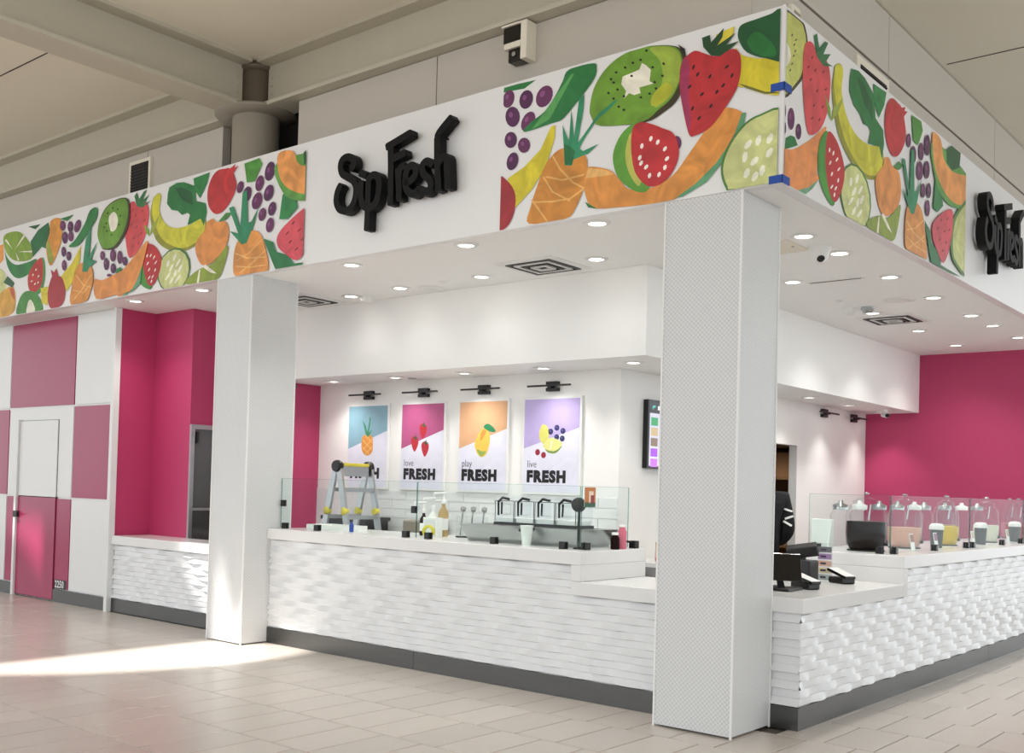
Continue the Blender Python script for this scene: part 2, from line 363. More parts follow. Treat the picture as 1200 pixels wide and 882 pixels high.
for ci in range(4):
    for ri in range(3):
        pink = (ci+ri) % 2 == 0
        x0, x1, z0, z1 = cols[ci]+.012, cols[ci+1]-.012, rows[ri]+.012, rows[ri+1]-.012
        mt = 'pink_laminate' if pink else 'white_laminate'
        if ci == 2 and ri < 2:
            for a, b, c, d in ((x0, DX0-.06, z0, z1), (DX1+.005, x1, z0, z1)) + (((DX0-.06, DX1+.005, DTOP+.01, z1),) if ri == 1 else ()):
                B().box(a, b, .386, .4, c, d).build('wall_panel', mt, wl_)
        else: B().box(x0, x1, .386, .4, z0, z1).build('wall_panel', mt, wl_)
for a, b in ((-13, DX0-.06), (DX1+.005, -7.83)):
    struct(B().box(a, b, .375, .4, 0, .15).build('baseboard_left', 'steel_base'))
dr = struct(B().box(DX0, DX1, .384, .399, .01, DTOP).build('door_1', 'shadow_gap'), 'flush door painted in the pink and white squares')
B().box(DX0+.004, DX1-.004, .372, .384, .02, 1.25-.004).build('door_panel', 'pink_laminate', dr)
B().box(DX0+.004, DX1-.004, .372, .384, 1.256, DTOP-.006).build('door_panel', 'white_laminate', dr)
B().box(DX0-.055, DX0, .345, .384, .0, DTOP+.01).build('door_edge_bar', 'white_laminate', dr)
hd = B().box(DX0-.06, DX0+.05, .34, .372, .98, 1.06).build('lock_plate', 'dark_metal', dr, bevel=.004)
B().box(DX0+.0, DX0+.09, .31, .33, 1.01, 1.03).cyl((DX0+.01, .34, 1.02), (DX0+.01, .315, 1.02), .01).build('door_lever', 'dark_metal', hd)
struct(B().box(-7.86, -7.80, .345, .42, 0, H-.002).build('trim_4', 'white_laminate'), 'white corner trim')
# framed glass door in the recess
gd = struct(B().box(-7.09, -7.06, .89, .94, .0, 2.14).box(-7.09, -7.06, 1.52, 1.57, .0, 2.14).box(-7.09, -7.06, .94, 1.52, 2.09, 2.14).box(-7.09, -7.06, .94, 1.52, 1.17, 1.2).build('door_2', 'aluminium'), 'aluminium framed dark glass door')
B().box(-7.09, -7.07, .94, 1.52, 1.2, 2.09).build('pane', 'dark_door_glass', gd)
B().box(-7.09, -7.07, .94, 1.52, .0, 1.17).build('pane', 'dark_door_glass', gd)
B().box(-7.07, -7.045, .955, .985, 1.93, 2.06).build('door_closer', 'black', gd)
# ------------------------------------------------------------------ pillars
def pillar(name, x0, x1, y0, y1, label):
    b = B().box(x0, x1, y0, y1, .012, H-.002); o = b.build(name, 'penny_tile'); me = o.data
    uvl = me.uv_layers.new(name='UVMap')
    for p in me.polygons:
        for li in p.loop_indices:
            v = me.vertices[me.loops[li].vertex_index].co
            uvl.data[li].uv = (v.x, v.z) if abs(p.normal.y) > .5 else ((v.y, v.z) if abs(p.normal.x) > .5 else (v.x, v.y))
    for x, y in ((x0, y0), (x1, y0), (x1, y1), (x0, y1)):
        B().box(x-.006, x+.006, y-.006, y+.006, 0, H-.003).build('corner_trim', 'plastic_white', o)
    return struct(o, label)
pillar('pillar_1', -.546, 0, 0, .55, 'white penny-tiled pillar under the fascia corner')
pillar('pillar_2', -5.431, -4.907, 0, .55, 'white penny-tiled pillar beside the pink recess')

# ------------------------------------------------------------------ fruit mural (flat vinyl print)
def smooth(pts, n=4):
    out = []; k = len(pts)
    for i in range(k):
        p0, p1, p2, p3 = (pts[(i+j-1) % k] for j in range(4))
        for t in range(n):
            t /= n
            out.append(tuple(.5*((2*p1[q])+(-p0[q]+p2[q])*t+(2*p0[q]-5*p1[q]+4*p2[q]-p3[q])*t*t+(-p0[q]+3*p1[q]-3*p2[q]+p3[q])*t**3) for q in (0, 1)))
    return out
def ell(cx, cy, rx, ry, rot=0, n=16):
    r = math.radians(rot); return [(cx+rx*math.cos(a)*math.cos(r)-ry*math.sin(a)*math.sin(r), cy+rx*math.cos(a)*math.sin(r)+ry*math.sin(a)*math.cos(r)) for a in [2*math.pi*i/n for i in range(n)]]
def stroke(pts, w):
    L_, R_ = [], []
    for i, p in enumerate(pts):
        a = Vector(pts[max(i-1, 0)]); b = Vector(pts[min(i+1, len(pts)-1)]); d = (b-a).normalized(); n = Vector((-d.y, d.x))
        L_.append((p[0]+n.x*w/2, p[1]+n.y*w/2)); R_.append((p[0]-n.x*w/2, p[1]-n.y*w/2))
    return L_+R_[::-1]
def clip(poly, x0, x1, z0, z1):
    for ax, val, sg in ((0, x0, 1), (0, x1, -1), (1, z0, 1), (1, z1, -1)):
        out = []; k = len(poly)
        for i in range(k):
            a, b = poly[i], poly[(i+1) % k]; da, db = (a[ax]-val)*sg, (b[ax]-val)*sg
            if da >= 0: out.append(a)
            if (da >= 0) != (db >= 0):
                t = da/(da-db); out.append((a[0]+(b[0]-a[0])*t, a[1]+(b[1]-a[1])*t))
        poly = out
        if len(poly) < 3: return None
    return poly
def interp(x, pts):
    for (a, b), (c, d) in zip(pts, pts[1:]):
        if x <= c or (c, d) == pts[-1]: return b+(d-b)*(x-a)/(c-a)
def edges(pp, conv):                            # observed fascia edge pixels -> heights along the panel
    return [conv(*p) for p in pp]
def mkconv(ox, oy, s, plane, val, top=None, bot=None):
    ia = 0 if plane == 'y' else 1
    def raw(px, py): p = U(px, py, plane, val); return (p[ia], p[2])
    if top: T = [raw(*p) for p in top]; Bt = [raw(*p) for p in bot]
    def f(c):
        a, z = raw(ox+c[0]/s, oy+c[1]/s)
        if top:
            zb, zt = interp(a, Bt), interp(a, T); z = H+(z-zb)/(zt-zb)*(FT-H)
        return (a, z)
    return f
cF = mkconv(570, 20, 3.3333, 'y', 0, [(590, 92), (705, 56), (760, 47), (792, 38), (920, 7)], [(586, 263), (700, 247), (782, 238), (871, 224), (917, 214)])
cS = mkconv(880, 0, 2.672, 'x', OV)
cL = mkconv(0, 160, 3.3333, 'y', 0)
GR, DG, LG, TEAL = (38, 122, 62), (26, 88, 46), (128, 165, 58), (46, 140, 98)
YE, OR, RED, PUR, KIWI, PALE, CRM = (220, 204, 48), (226, 150, 70), (192, 44, 50), (84, 36, 82), (112, 158, 48), (206, 211, 142), (240, 236, 218)
def P(c, *pts): return (c, list(pts))
def SM(c, *pts): return (c, smooth(list(pts)))
def grapes(*a): return [[(PUR if i % 2 else (104, 46, 92), ell(*e)), ((140, 78, 132), ell(e[0]-e[2]*.25, e[1]-e[3]*.2, e[2]*.3, e[3]*.3, e[4] if len(e) > 4 else 0, 8))] for i, e in enumerate(a)]
def seeds(c, rx, ry, pts, rot=20): return [(c, ell(x, y, rx, ry, rot+((i*37) % 30), 6)) for i, (x, y) in enumerate(pts)]
MF = [('leaf', [P(GR, (68, 268), (72, 245), (195, 215), (150, 250), (110, 258))])]
MF += [('grape', l) for l in grapes((88, 292, 22, 36, 15), (157, 293, 26, 38, 15), (228, 280, 30, 46, 25), (104, 362, 28, 40, 0), (165, 380, 24, 42, 25), (97, 453, 24, 32, 5), (149, 474, 24, 30, 5), (104, 537, 22, 36, 15), (745, 490, 18, 28, 0))]
MF += [('leaf', [SM(GR, (325, 172), (420, 145), (433, 165), (425, 205), (385, 265), (350, 310), (300, 370), (255, 388), (150, 422), (175, 385), (230, 340), (270, 280), (300, 220)), P((90, 165, 90), (335, 190), (345, 188), (250, 370), (180, 412))]),
 ('banana', [P(YE, (255, 400), (272, 395), (268, 450), (235, 560), (180, 650), (115, 720), (85, 605), (150, 560), (215, 490))]),
 ('apple', [SM((165, 44, 52), (50, 608), (85, 615), (110, 650), (117, 690), (110, 740), (90, 785), (62, 810), (50, 812))]),
 ('pineapple', [SM((214, 142, 58), (265, 510), (300, 488), (350, 485), (390, 520), (397, 570), (385, 640), (350, 730), (310, 770), (170, 785), (175, 720), (200, 640), (230, 560))] +
  [((238, 184, 104), stroke(q, 7)) for q in ([(260, 515), (290, 570), (340, 625), (385, 650)], [(225, 600), (260, 660), (330, 700)], [(235, 600), (300, 615), (385, 595)], [(185, 700), (260, 700), (330, 690), (385, 650)], [(180, 690), (240, 778)])] +
  [P(TEAL, (305, 480), (300, 395), (325, 460), (335, 330), (345, 450), (365, 290), (385, 270), (382, 330), (358, 470), (400, 410), (440, 350), (500, 305), (520, 298), (490, 330), (430, 380), (385, 450), (365, 490), (380, 500), (440, 472), (400, 510), (340, 535), (335, 558), (308, 556)),
   P((30, 110, 60), (305, 470), (330, 480), (350, 500), (338, 555), (310, 553))]),
 ('kiwi', [SM((60, 52, 26), (470, 398), (412, 362), (410, 300), (430, 230), (470, 170), (530, 125), (600, 105), (710, 98), (766, 118), (785, 180), (772, 262), (745, 322), (700, 362), (620, 404)),
  SM(KIWI, (450, 400), (412, 360), (410, 300), (430, 230), (470, 170), (530, 125), (600, 105), (710, 100), (755, 120), (770, 180), (755, 250), (725, 310), (680, 350), (610, 400)),
  SM((158, 182, 66), (640, 110), (710, 104), (750, 125), (764, 180), (750, 250), (720, 305), (660, 345), (690, 240), (680, 160)),
  SM((184, 188, 48), (650, 300), (700, 250), (730, 270), (700, 320), (650, 340)),
  P(CRM, (530, 240), (535, 210), (570, 200), (600, 190), (610, 165), (625, 175), (645, 195), (640, 240), (655, 250), (600, 262), (605, 285), (580, 290), (560, 280), (540, 300), (548, 270))] +
  seeds((18, 22, 14), 6, 5, [(510, 190), (500, 230), (545, 175), (480, 270), (500, 295), (540, 345), (575, 160), (628, 118), (695, 172), (652, 185), (690, 220), (660, 245), (665, 270), (606, 302), (640, 290), (540, 290), (515, 260), (490, 215), (605, 152), (520, 330), (570, 212)])),
 ('melon', [SM(OR, (385, 620), (400, 565), (480, 580), (520, 620), (560, 665), (650, 665), (730, 620), (790, 540), (860, 440), (920, 360), (990, 370), (1000, 400), (960, 480), (900, 580), (820, 660), (740, 715), (640, 730), (520, 735), (420, 730), (390, 680)),
  P((236, 184, 110), (390, 610), (400, 568), (470, 580), (500, 600), (450, 605)),
  P((96, 160, 116), (1000, 380), (1016, 378), (1002, 450), (942, 550), (862, 650), (770, 706), (740, 712), (820, 655), (900, 575), (965, 480)), P(GR, (388, 705), (436, 735), (400, 728))]),
 ('watermelon', [SM((96, 160, 52), (600, 402), (540, 430), (505, 490), (497, 545), (515, 610), (560, 660), (610, 682), (640, 655), (620, 520)), SM((190, 190, 90), (570, 440), (545, 520), (560, 600), (600, 655), (615, 560)),
  SM(RED, (605, 402), (575, 420), (568, 500), (580, 590), (610, 640), (640, 660), (680, 655), (720, 620), (750, 560), (752, 500), (730, 450), (690, 430), (650, 412))] +
  seeds((246, 236, 230), 7, 12, [(610, 497), (645, 470), (672, 485), (700, 513), (708, 553), (700, 588), (602, 543), (607, 565), (627, 582), (640, 617), (677, 615)], 10)),
 ('banana', [SM(YE, (975, 120), (1000, 150), (1060, 165), (1170, 180), (1170, 300), (1090, 305), (1020, 282), (978, 265), (990, 190)), P((110, 112, 40), (985, 262), (1020, 283), (1090, 306), (1170, 301), (1090, 296), (1020, 272))]),
 ('leaf', [SM(DG, (985, 60), (1000, 30), (1060, 10), (1120, -10), (1180, -40), (1180, 165), (1090, 165), (1020, 140), (990, 95)), SM((34, 120, 52), (1020, 100), (1060, 60), (1120, 110), (1130, 158), (1060, 150))]),
 ('strawberry', [P((222, 205, 66), (900, 65), (972, 35), (965, 65), (930, 112), (900, 105)),
  SM(RED, (790, 140), (820, 125), (860, 140), (900, 150), (960, 125), (990, 140), (998, 190), (985, 270), (940, 350), (880, 430), (820, 463), (795, 460), (775, 380), (760, 290), (758, 210), (770, 160)),
  P((166, 50, 92), (788, 142), (770, 162), (759, 210), (761, 290), (776, 380), (796, 458), (802, 400), (792, 300), (797, 200)),
  P((24, 74, 36), (850, 112), (845, 75), (875, 65), (880, 95), (930, 40), (925, 75), (905, 108), (975, 62), (940, 108), (988, 95), (950, 128), (915, 152), (880, 147)), P((20, 24, 20), (750, 95), (778, 115), (783, 150), (765, 120))] +
  seeds((40, 12, 16), 5, 11, [(812, 190), (828, 220), (876, 230), (797, 268), (845, 300), (808, 355), (880, 348), (928, 268), (942, 195), (962, 230), (903, 293), (834, 395)])),
 ('cucumber', [SM((80, 130, 62), (1170, 376), (1070, 386), (1000, 432), (940, 520), (918, 600), (935, 672), (970, 686), (1170, 660)), SM(PALE, (1170, 384), (1070, 394), (1004, 440), (950, 520), (927, 600), (944, 668), (970, 680), (1170, 655))] +
  seeds((243, 245, 222), 11, 24, [(1012, 555), (1065, 488), (1110, 480), (1108, 535), (1050, 570), (1080, 605), (1020, 618), (1052, 630), (1025, 505)], 10))]
MS = [('kiwi', [SM((70, 66, 34), (90, 40), (155, 62), (173, 100), (177, 150), (170, 218), (148, 265), (90, 298)), SM((200, 205, 112), (90, 50), (150, 65), (168, 100), (172, 150), (163, 215), (142, 258), (90, 290)), SM(CRM, (95, 120), (120, 150), (122, 190), (95, 215))] +
  seeds((40, 44, 20), 2.2, 5, [(128, 110), (135, 140), (133, 175), (128, 200), (140, 125), (122, 220), (138, 160)]))]
MS += [('grape', l) for l in grapes((125, 372, 11, 35), (148, 412, 9, 25), (103, 345, 6, 25), (104, 400, 5, 20))]
MS += [('leaf', [P(GR, (108, 432), (122, 424), (135, 428), (145, 455), (105, 468))]),
 ('melon', [SM((236, 150, 86), (90, 472), (130, 468), (180, 440), (215, 410), (235, 400), (212, 470), (205, 540), (212, 560), (180, 590), (140, 597), (90, 575)), P((110, 165, 130), (135, 598), (180, 586), (212, 560), (192, 590), (165, 612))]),
 ('strawberry', [SM((214, 78, 84), (165, 150), (180, 130), (195, 140), (205, 170), (235, 190), (247, 240), (245, 300), (235, 360), (215, 405), (190, 423), (175, 410), (165, 340), (160, 250)), P((46, 116, 70), (195, 112), (205, 105), (212, 150), (230, 130), (240, 135), (225, 170), (248, 170), (232, 195), (255, 208), (225, 207), (205, 178))] +
  seeds((120, 20, 30), 2.6, 6, [(190, 180), (200, 220), (225, 225), (185, 250), (232, 280), (205, 285), (195, 330), (222, 335), (190, 370), (212, 375), (178, 210)])),
 ('banana', [SM((150, 150, 50), (258, 225), (262, 205), (278, 200), (287, 225), (282, 290), (300, 370), (330, 425), (370, 455), (402, 458), (413, 490), (407, 550), (385, 563), (346, 552), (304, 495), (272, 420), (256, 330), (252, 270)),
  SM((208, 204, 58), (260, 225), (264, 207), (278, 202), (287, 225), (282, 290), (300, 370), (330, 425), (370, 455), (402, 460), (411, 490), (405, 540), (385, 550), (352, 540), (314, 485), (286, 420), (266, 330), (258, 270)),
  P(LG, (230, 298), (247, 340), (250, 380), (238, 350)), P((160, 176, 70), (250, 380), (256, 340), (287, 306), (272, 352))]),
 ('leaf', [P(GR, (313, 215), (335, 222), (355, 245), (385, 300), (388, 370), (412, 408), (415, 450), (408, 500), (400, 460), (365, 450), (372, 412), (365, 395), (350, 388), (338, 355), (320, 330), (306, 285), (308, 240)), P((24, 92, 50), (330, 240), (350, 262), (378, 320), (380, 380), (350, 320))]),
 ('leaf', [P((44, 134, 70), (381, 262), (422, 290), (415, 330), (398, 370), (385, 320))]),
 ('pomegranate', [SM((194, 50, 56), (425, 325), (440, 308), (460, 325), (473, 345), (478, 375), (483, 420), (475, 460), (455, 490), (435, 480), (420, 430), (417, 370)), P((194, 50, 56), (462, 325), (470, 338), (482, 335), (478, 348), (488, 350), (476, 366), (470, 360))]),
 ('cucumber', [((70, 122, 60), ell(325, 615, 47, 105, -8)), (PALE, ell(325, 617, 43, 100, -8))] + seeds((243, 245, 222), 5, 16, [(310, 570), (330, 560), (320, 600), (340, 595), (310, 630), (332, 635), (345, 625), (320, 660), (338, 668)], 5)),
 ('watermelon', [SM((70, 146, 56), (236, 410), (214, 440), (206, 500), (214, 570), (235, 622), (258, 642), (262, 560), (250, 470)), SM(RED, (240, 412), (265, 440), (285, 500), (290, 550), (280, 600), (262, 633), (245, 610), (232, 540), (230, 470))] + seeds((246, 236, 230), 3, 8, [(243, 470), (255, 480), (245, 510), (266, 500), (272, 530), (270, 565), (250, 545), (262, 590), (250, 585), (258, 610)], 5)),
 ('mango', [SM((226, 148, 78), (415, 495), (430, 495), (440, 520), (460, 540), (467, 590), (460, 640), (430, 675), (405, 665), (390, 610), (388, 555), (410, 520)), P((70, 140, 66), (443, 522), (460, 505), (475, 520), (460, 533))]),
 ('lime', [SM((140, 160, 58), (365, 690), (395, 675), (430, 680), (465, 640), (455, 720), (440, 755), (400, 740), (362, 710)), P(CRM, (405, 672), (412, 668), (440, 732), (425, 715)), P(CRM, (396, 680), (400, 678), (396, 735), (390, 733))]),
 ('leaf', [P((80, 150, 60), (500, 360), (530, 380), (535, 410), (520, 455), (505, 440))])]
MS += [('grape', l) for l in grapes((491, 440, 7, 22), (505, 485, 9, 28), (530, 475, 8, 28), (549, 455, 9, 33), (525, 535, 10, 30), (547, 532, 9, 28), (535, 597, 7, 23), (553, 597, 7, 24), (549, 652, 7, 26))]
MS += [('pineapple', [SM((224, 150, 76), (485, 650), (500, 636), (515, 636), (530, 660), (540, 720), (545, 815), (510, 800), (480, 775), (478, 700))] + [((240, 190, 116), stroke(q, 3)) for q in ([(482, 690), (505, 730), (540, 760)], [(482, 740), (510, 770), (542, 790)], [(482, 720), (510, 715), (535, 690)], [(490, 775), (515, 760), (542, 735)])] +
  [P(TEAL, (468, 495), (478, 500), (492, 600), (497, 470), (506, 470), (507, 600), (515, 600), (530, 560), (514, 640), (505, 672), (495, 668), (470, 590), (488, 618))]),
 ('leaf', [P((52, 136, 76), (572, 570), (580, 565), (595, 620), (597, 645), (580, 665), (566, 650))]),
 ('melon', [SM((100, 160, 76), (565, 440), (572, 560), (600, 625), (638, 652), (690, 650), (680, 560)), SM((236, 160, 88), (565, 415), (590, 440), (600, 500), (630, 540), (690, 562), (690, 640), (640, 640), (608, 612), (580, 555), (566, 490))]),
 ('leaf', [P(DG, (607, 470), (625, 455), (652, 480), (648, 525), (625, 535), (608, 510))]),
 ('leaf', [P((40, 120, 70), (538, 690), (555, 720), (560, 760), (580, 790), (590, 830), (640, 860), (650, 868), (560, 827), (552, 780))]),
 ('cucumber', [SM((90, 138, 66), (690, 630), (640, 662), (622, 720), (620, 770), (632, 825), (690, 870)), SM(PALE, (690, 640), (645, 670), (630, 720), (627, 770), (637, 820), (690, 862))]),
 ('strawberry', [SM((214, 82, 94), (565, 700), (590, 670), (620, 655), (628, 680), (622, 750), (610, 800), (595, 823), (575, 780), (563, 740))] + seeds((110, 20, 34), 2, 5, [(590, 690), (610, 685), (580, 715), (600, 725), (615, 720), (585, 750), (605, 760), (595, 785)]))]
ML = [('fruit', [P(OR, (-20, 430), (15, 420), (15, 480), (-20, 520))]), ('cucumber', [SM(PALE, (-20, 520), (15, 525), (25, 570), (12, 620), (-20, 640))]),
 ('mango', [SM((214, 160, 52), (-20, 640), (30, 590), (55, 592), (62, 640), (50, 690), (-20, 712)), P((196, 90, 48), (38, 592), (55, 592), (60, 640), (45, 620))]),
 ('lime', [SM((132, 166, 52), (15, 390), (60, 370), (95, 385), (130, 440), (120, 480), (60, 485), (25, 450)), P(CRM, (60, 440), (95, 380), (100, 388)), P(CRM, (70, 450), (128, 445), (126, 452)), P(CRM, (62, 450), (70, 484), (76, 482)), P(CRM, (50, 440), (20, 405), (26, 400))]),
 ('melon', [SM((40, 128, 60), (15, 400), (25, 465), (60, 500), (110, 490), (142, 478), (146, 505), (100, 545), (60, 550), (28, 500))]),
 ('leaf', [P((28, 106, 58), (120, 410), (150, 365), (190, 335), (200, 380), (185, 440), (165, 430), (130, 470)), P(DG, (112, 352), (160, 342), (140, 362))]),
 ('watermelon', [SM((60, 140, 60), (160, 478), (174, 480), (178, 540), (165, 600), (140, 618), (120, 600), (150, 540)), SM((184, 46, 42), (150, 480), (166, 478), (170, 540), (160, 585), (138, 607), (115, 598), (110, 550), (125, 510))] + seeds(CRM, 2.5, 5, [(130, 540), (142, 520), (152, 545), (138, 575), (125, 565), (150, 570)])),
 ('kiwi', [SM((66, 140, 50), (70, 700), (75, 640), (100, 605), (140, 610), (165, 650), (160, 690)), SM(CRM, (105, 690), (112, 645), (125, 640), (138, 680))]),
 ('leaf', [P(DG, (15, 570), (30, 545), (58, 572), (50, 590))]), ('banana', [P(YE, (160, 592), (190, 585), (187, 660), (165, 650)), P(YE, (318, 425), (315, 480), (290, 560), (262, 605), (240, 545), (285, 490))]),
 ('pomegranate', [SM((166, 36, 46), (205, 545), (225, 545), (245, 552), (257, 600), (248, 650), (220, 670), (195, 665), (188, 610)), P((166, 36, 46), (200, 520), (212, 530), (222, 515), (232, 550), (206, 550))]),
 ('mango', [SM((222, 150, 60), (200, 330), (235, 320), (245, 370), (235, 430), (205, 500), (190, 490), (182, 430), (195, 380)), P((150, 160, 60), (184, 430), (192, 400), (212, 480), (203, 498), (190, 488))]), ('leaf', [P(GR, (235, 322), (290, 305), (265, 330))])]
ML += [('grape', l) for l in grapes((247, 348, 11, 20), (277, 353, 11, 22), (305, 350, 12, 26, 15), (256, 395, 11, 24), (279, 390, 10, 20), (251, 450, 9, 20), (253, 503, 9, 21), (271, 467, 9, 18), (403, 465, 9, 18), (418, 498, 10, 24), (444, 465, 11, 24), (445, 515, 10, 20), (471, 472, 10, 26), (491, 487, 9, 18), (430, 542, 9, 6))]
ML += [('leaf', [SM(GR, (355, 290), (382, 278), (380, 320), (350, 370), (310, 425), (272, 430), (300, 400), (335, 340))]),
 ('pineapple', [SM((222, 146, 62), (300, 520), (325, 492), (360, 510), (368, 560), (355, 610), (340, 642), (280, 655), (285, 580))] + [((240, 186, 104), stroke(q, 4)) for q in ([(300, 540), (330, 580), (362, 590)], [(288, 600), (330, 610), (355, 580)], [(290, 640), (330, 590), (360, 540)])] + [P(TEAL, (325, 528), (332, 460), (340, 400), (355, 360), (360, 350), (355, 430), (350, 470), (385, 410), (360, 480), (382, 487), (355, 510), (345, 530))]),
 ('kiwi', [SM((60, 52, 26), (400, 430), (386, 385), (393, 330), (418, 278), (460, 246), (500, 242), (512, 280), (506, 345), (486, 395), (452, 438), (412, 442)), SM((106, 154, 50), (395, 420), (385, 380), (395, 330), (420, 280), (460, 250), (495, 245), (505, 280), (498, 340), (478, 390), (448, 430), (410, 438)), SM(CRM, (432, 350), (430, 315), (450, 295), (465, 320), (458, 360), (440, 372))] +
  seeds((18, 22, 14), 3, 4, [(425, 300), (420, 340), (422, 370), (440, 385), (470, 345), (475, 310), (465, 285), (446, 280), (412, 355)])),
 ('leaf', [P(GR, (455, 520), (475, 510), (488, 530), (460, 550))]),
 ('melon', [SM((226, 146, 74), (372, 560), (400, 562), (440, 545), (500, 510), (545, 450), (582, 408), (562, 500), (545, 560), (510, 605), (450, 620), (380, 633)), P((90, 150, 110), (560, 505), (552, 575), (512, 614), (540, 560))])]
def put_print(fruits, conv, host, plane, rng, shift=0.0, lay0=1):
    for fi, (nm, layers) in enumerate(fruits):
        b = B()
        for li_, (c, poly) in enumerate(layers):
            q = clip([(a+shift, z) for a, z in (conv(p) for p in poly)], rng[0], rng[1], H+.006, FT-.02)
            if not q: continue
            off = .0012+.0004*(fi+lay0)+.0001*min(li_, 9)
            area = sum(q[i][0]*q[(i+1) % len(q)][1]-q[(i+1) % len(q)][0]*q[i][1] for i in range(len(q)))
            if area < 0: q = q[::-1]
            if plane == 'y': vs_ = [(a, -off, z) for a, z in q]
            else: vs_ = [(OV+off, a, z) for a, z in q]
            b.add(vs_, [tuple(range(len(vs_)))], 0, lin(c))
        if b.v: b.build('printed_'+nm, 'vinyl_print', host)
put_print(MF, cF, ff, 'y', (-1.955, OV-.025))
put_print(MS, cS, fs, 'x', (.03, 3.72))
put_print(ML, cL, ff, 'y', (-13, -4.185))
put_print(MS[6:], cS, ff, 'y', (-7.2, -4.185), shift=-7.38, lay0=12)
# fascia corner trim and blue tape
B().box(OV-.012, OV+.004, -.004, .012, H, FT).build('corner_trim', 'plastic_white', ff)
for z0, z1, lb in ((4.02, 4.07, 'strip of blue masking tape on the fascia corner, upper'), (H-.004, H+.046, 'strip of blue masking tape on the fascia corner, bottom edge')):
    tag(B().box(OV-.075, OV+.006, -.0145, -.0118, z0, z1).box(OV+.011, OV+.0145, -.0145, .09, z0, z1).box(OV+.005, OV+.0145, -.0145, -.0118, z0, z1).build('masking_tape', 'tape_blue'), lb, 'tape')

# ------------------------------------------------------------------ lettering "Sip Fresh"
def pa(x, y): return (380+x/8.0125, 170+y/8.0125)
def pb(x, y): return (440+x/7.35, 130+y/7.35)
LET = [('letter_s', [[pa(*q) for q in [(245, 215), (272, 190), (265, 130), (215, 110), (165, 140), (150, 200), (165, 265), (215, 300), (270, 335), (295, 400), (285, 500), (250, 580), (200, 615), (140, 600), (110, 530), (120, 440), (150, 375)]]]),
 ('letter_i', [[pa(*q) for q in [(345, 345), (340, 480), (360, 560), (400, 590)]], [pa(335, 260), pa(385, 282)]]),
 ('letter_p', [[pa(*q) for q in [(415, 300), (410, 420), (405, 590), (395, 790)]], [pa(*q) for q in [(415, 320), (450, 282), (495, 290), (512, 350), (505, 450), (480, 540), (430, 585), (390, 590)]]]),
 ('letter_f', [[pb(128, 310), pb(130, 500), pb(125, 800)], [pb(95, 310), pb(180, 260), pb(300, 188)], [pb(130, 420), pb(190, 390), pb(250, 358)]]),
 ('letter_r', [[pb(190, 500), pb(198, 620), pb(200, 760)], [pb(197, 570), pb(212, 495), pb(245, 468)]]),
 ('letter_e', [[pb(*q) for q in [(258, 615), (300, 600), (342, 545), (340, 485), (300, 470), (265, 520), (255, 610), (272, 685), (320, 712), (362, 685)]]]),
 ('letter_s', [[pb(*q) for q in [(488, 458), (440, 432), (402, 470), (412, 540), (460, 590), (475, 640), (450, 690), (405, 692), (368, 668)]]]),
 ('letter_h', [[pb(530, 228), pb(530, 450), pb(540, 680)], [pb(540, 450), pb(575, 398), pb(608, 405), pb(615, 500), pb(620, 660)], [pb(540, 196), pb(580, 142), pb(650, 58)], [pb(518, 206), pb(548, 212)]])]
def cat(pts, n=4):
    if len(pts) < 3: return pts
    pts = [pts[0]]+pts+[pts[-1]]; out = []
    for i in range(1, len(pts)-2):
        for t in range(n):
            t /= n; p0, p1, p2, p3 = pts[i-1:i+3]
            out.append(tuple(.5*((2*p1[q])+(-p0[q]+p2[q])*t+(2*p0[q]-5*p1[q]+4*p2[q]-p3[q])*t*t+(-p0[q]+3*p1[q]-3*p2[q]+p3[q])*t**3) for q in (0, 1)))
    out.append(pts[-2]); return out
def slab(b, poly, y0, y1, mi=0):                # xz polygon, front at y0 (towards -y), back at y1
    area = sum(poly[i][0]*poly[(i+1) % len(poly)][1]-poly[(i+1) % len(poly)][0]*poly[i][1] for i in range(len(poly)))
    if area < 0: poly = poly[::-1]
    n = len(poly); V = [(x, y0, z) for x, z in poly]+[(x, y1, z) for x, z in poly]
    b.add(V, [tuple(range(n)), tuple(range(n, 2*n))[::-1]]+[(i, i+n, (i+1) % n+n, (i+1) % n) for i in range(n)], mi)
FACEY = -.11
sgn = thing('sip_fresh_sign', (-3.3, -.001, 3.7), 'black raised Sip Fresh lettering on the white front fascia', 'sign', 'raised shop lettering')
WS = .062
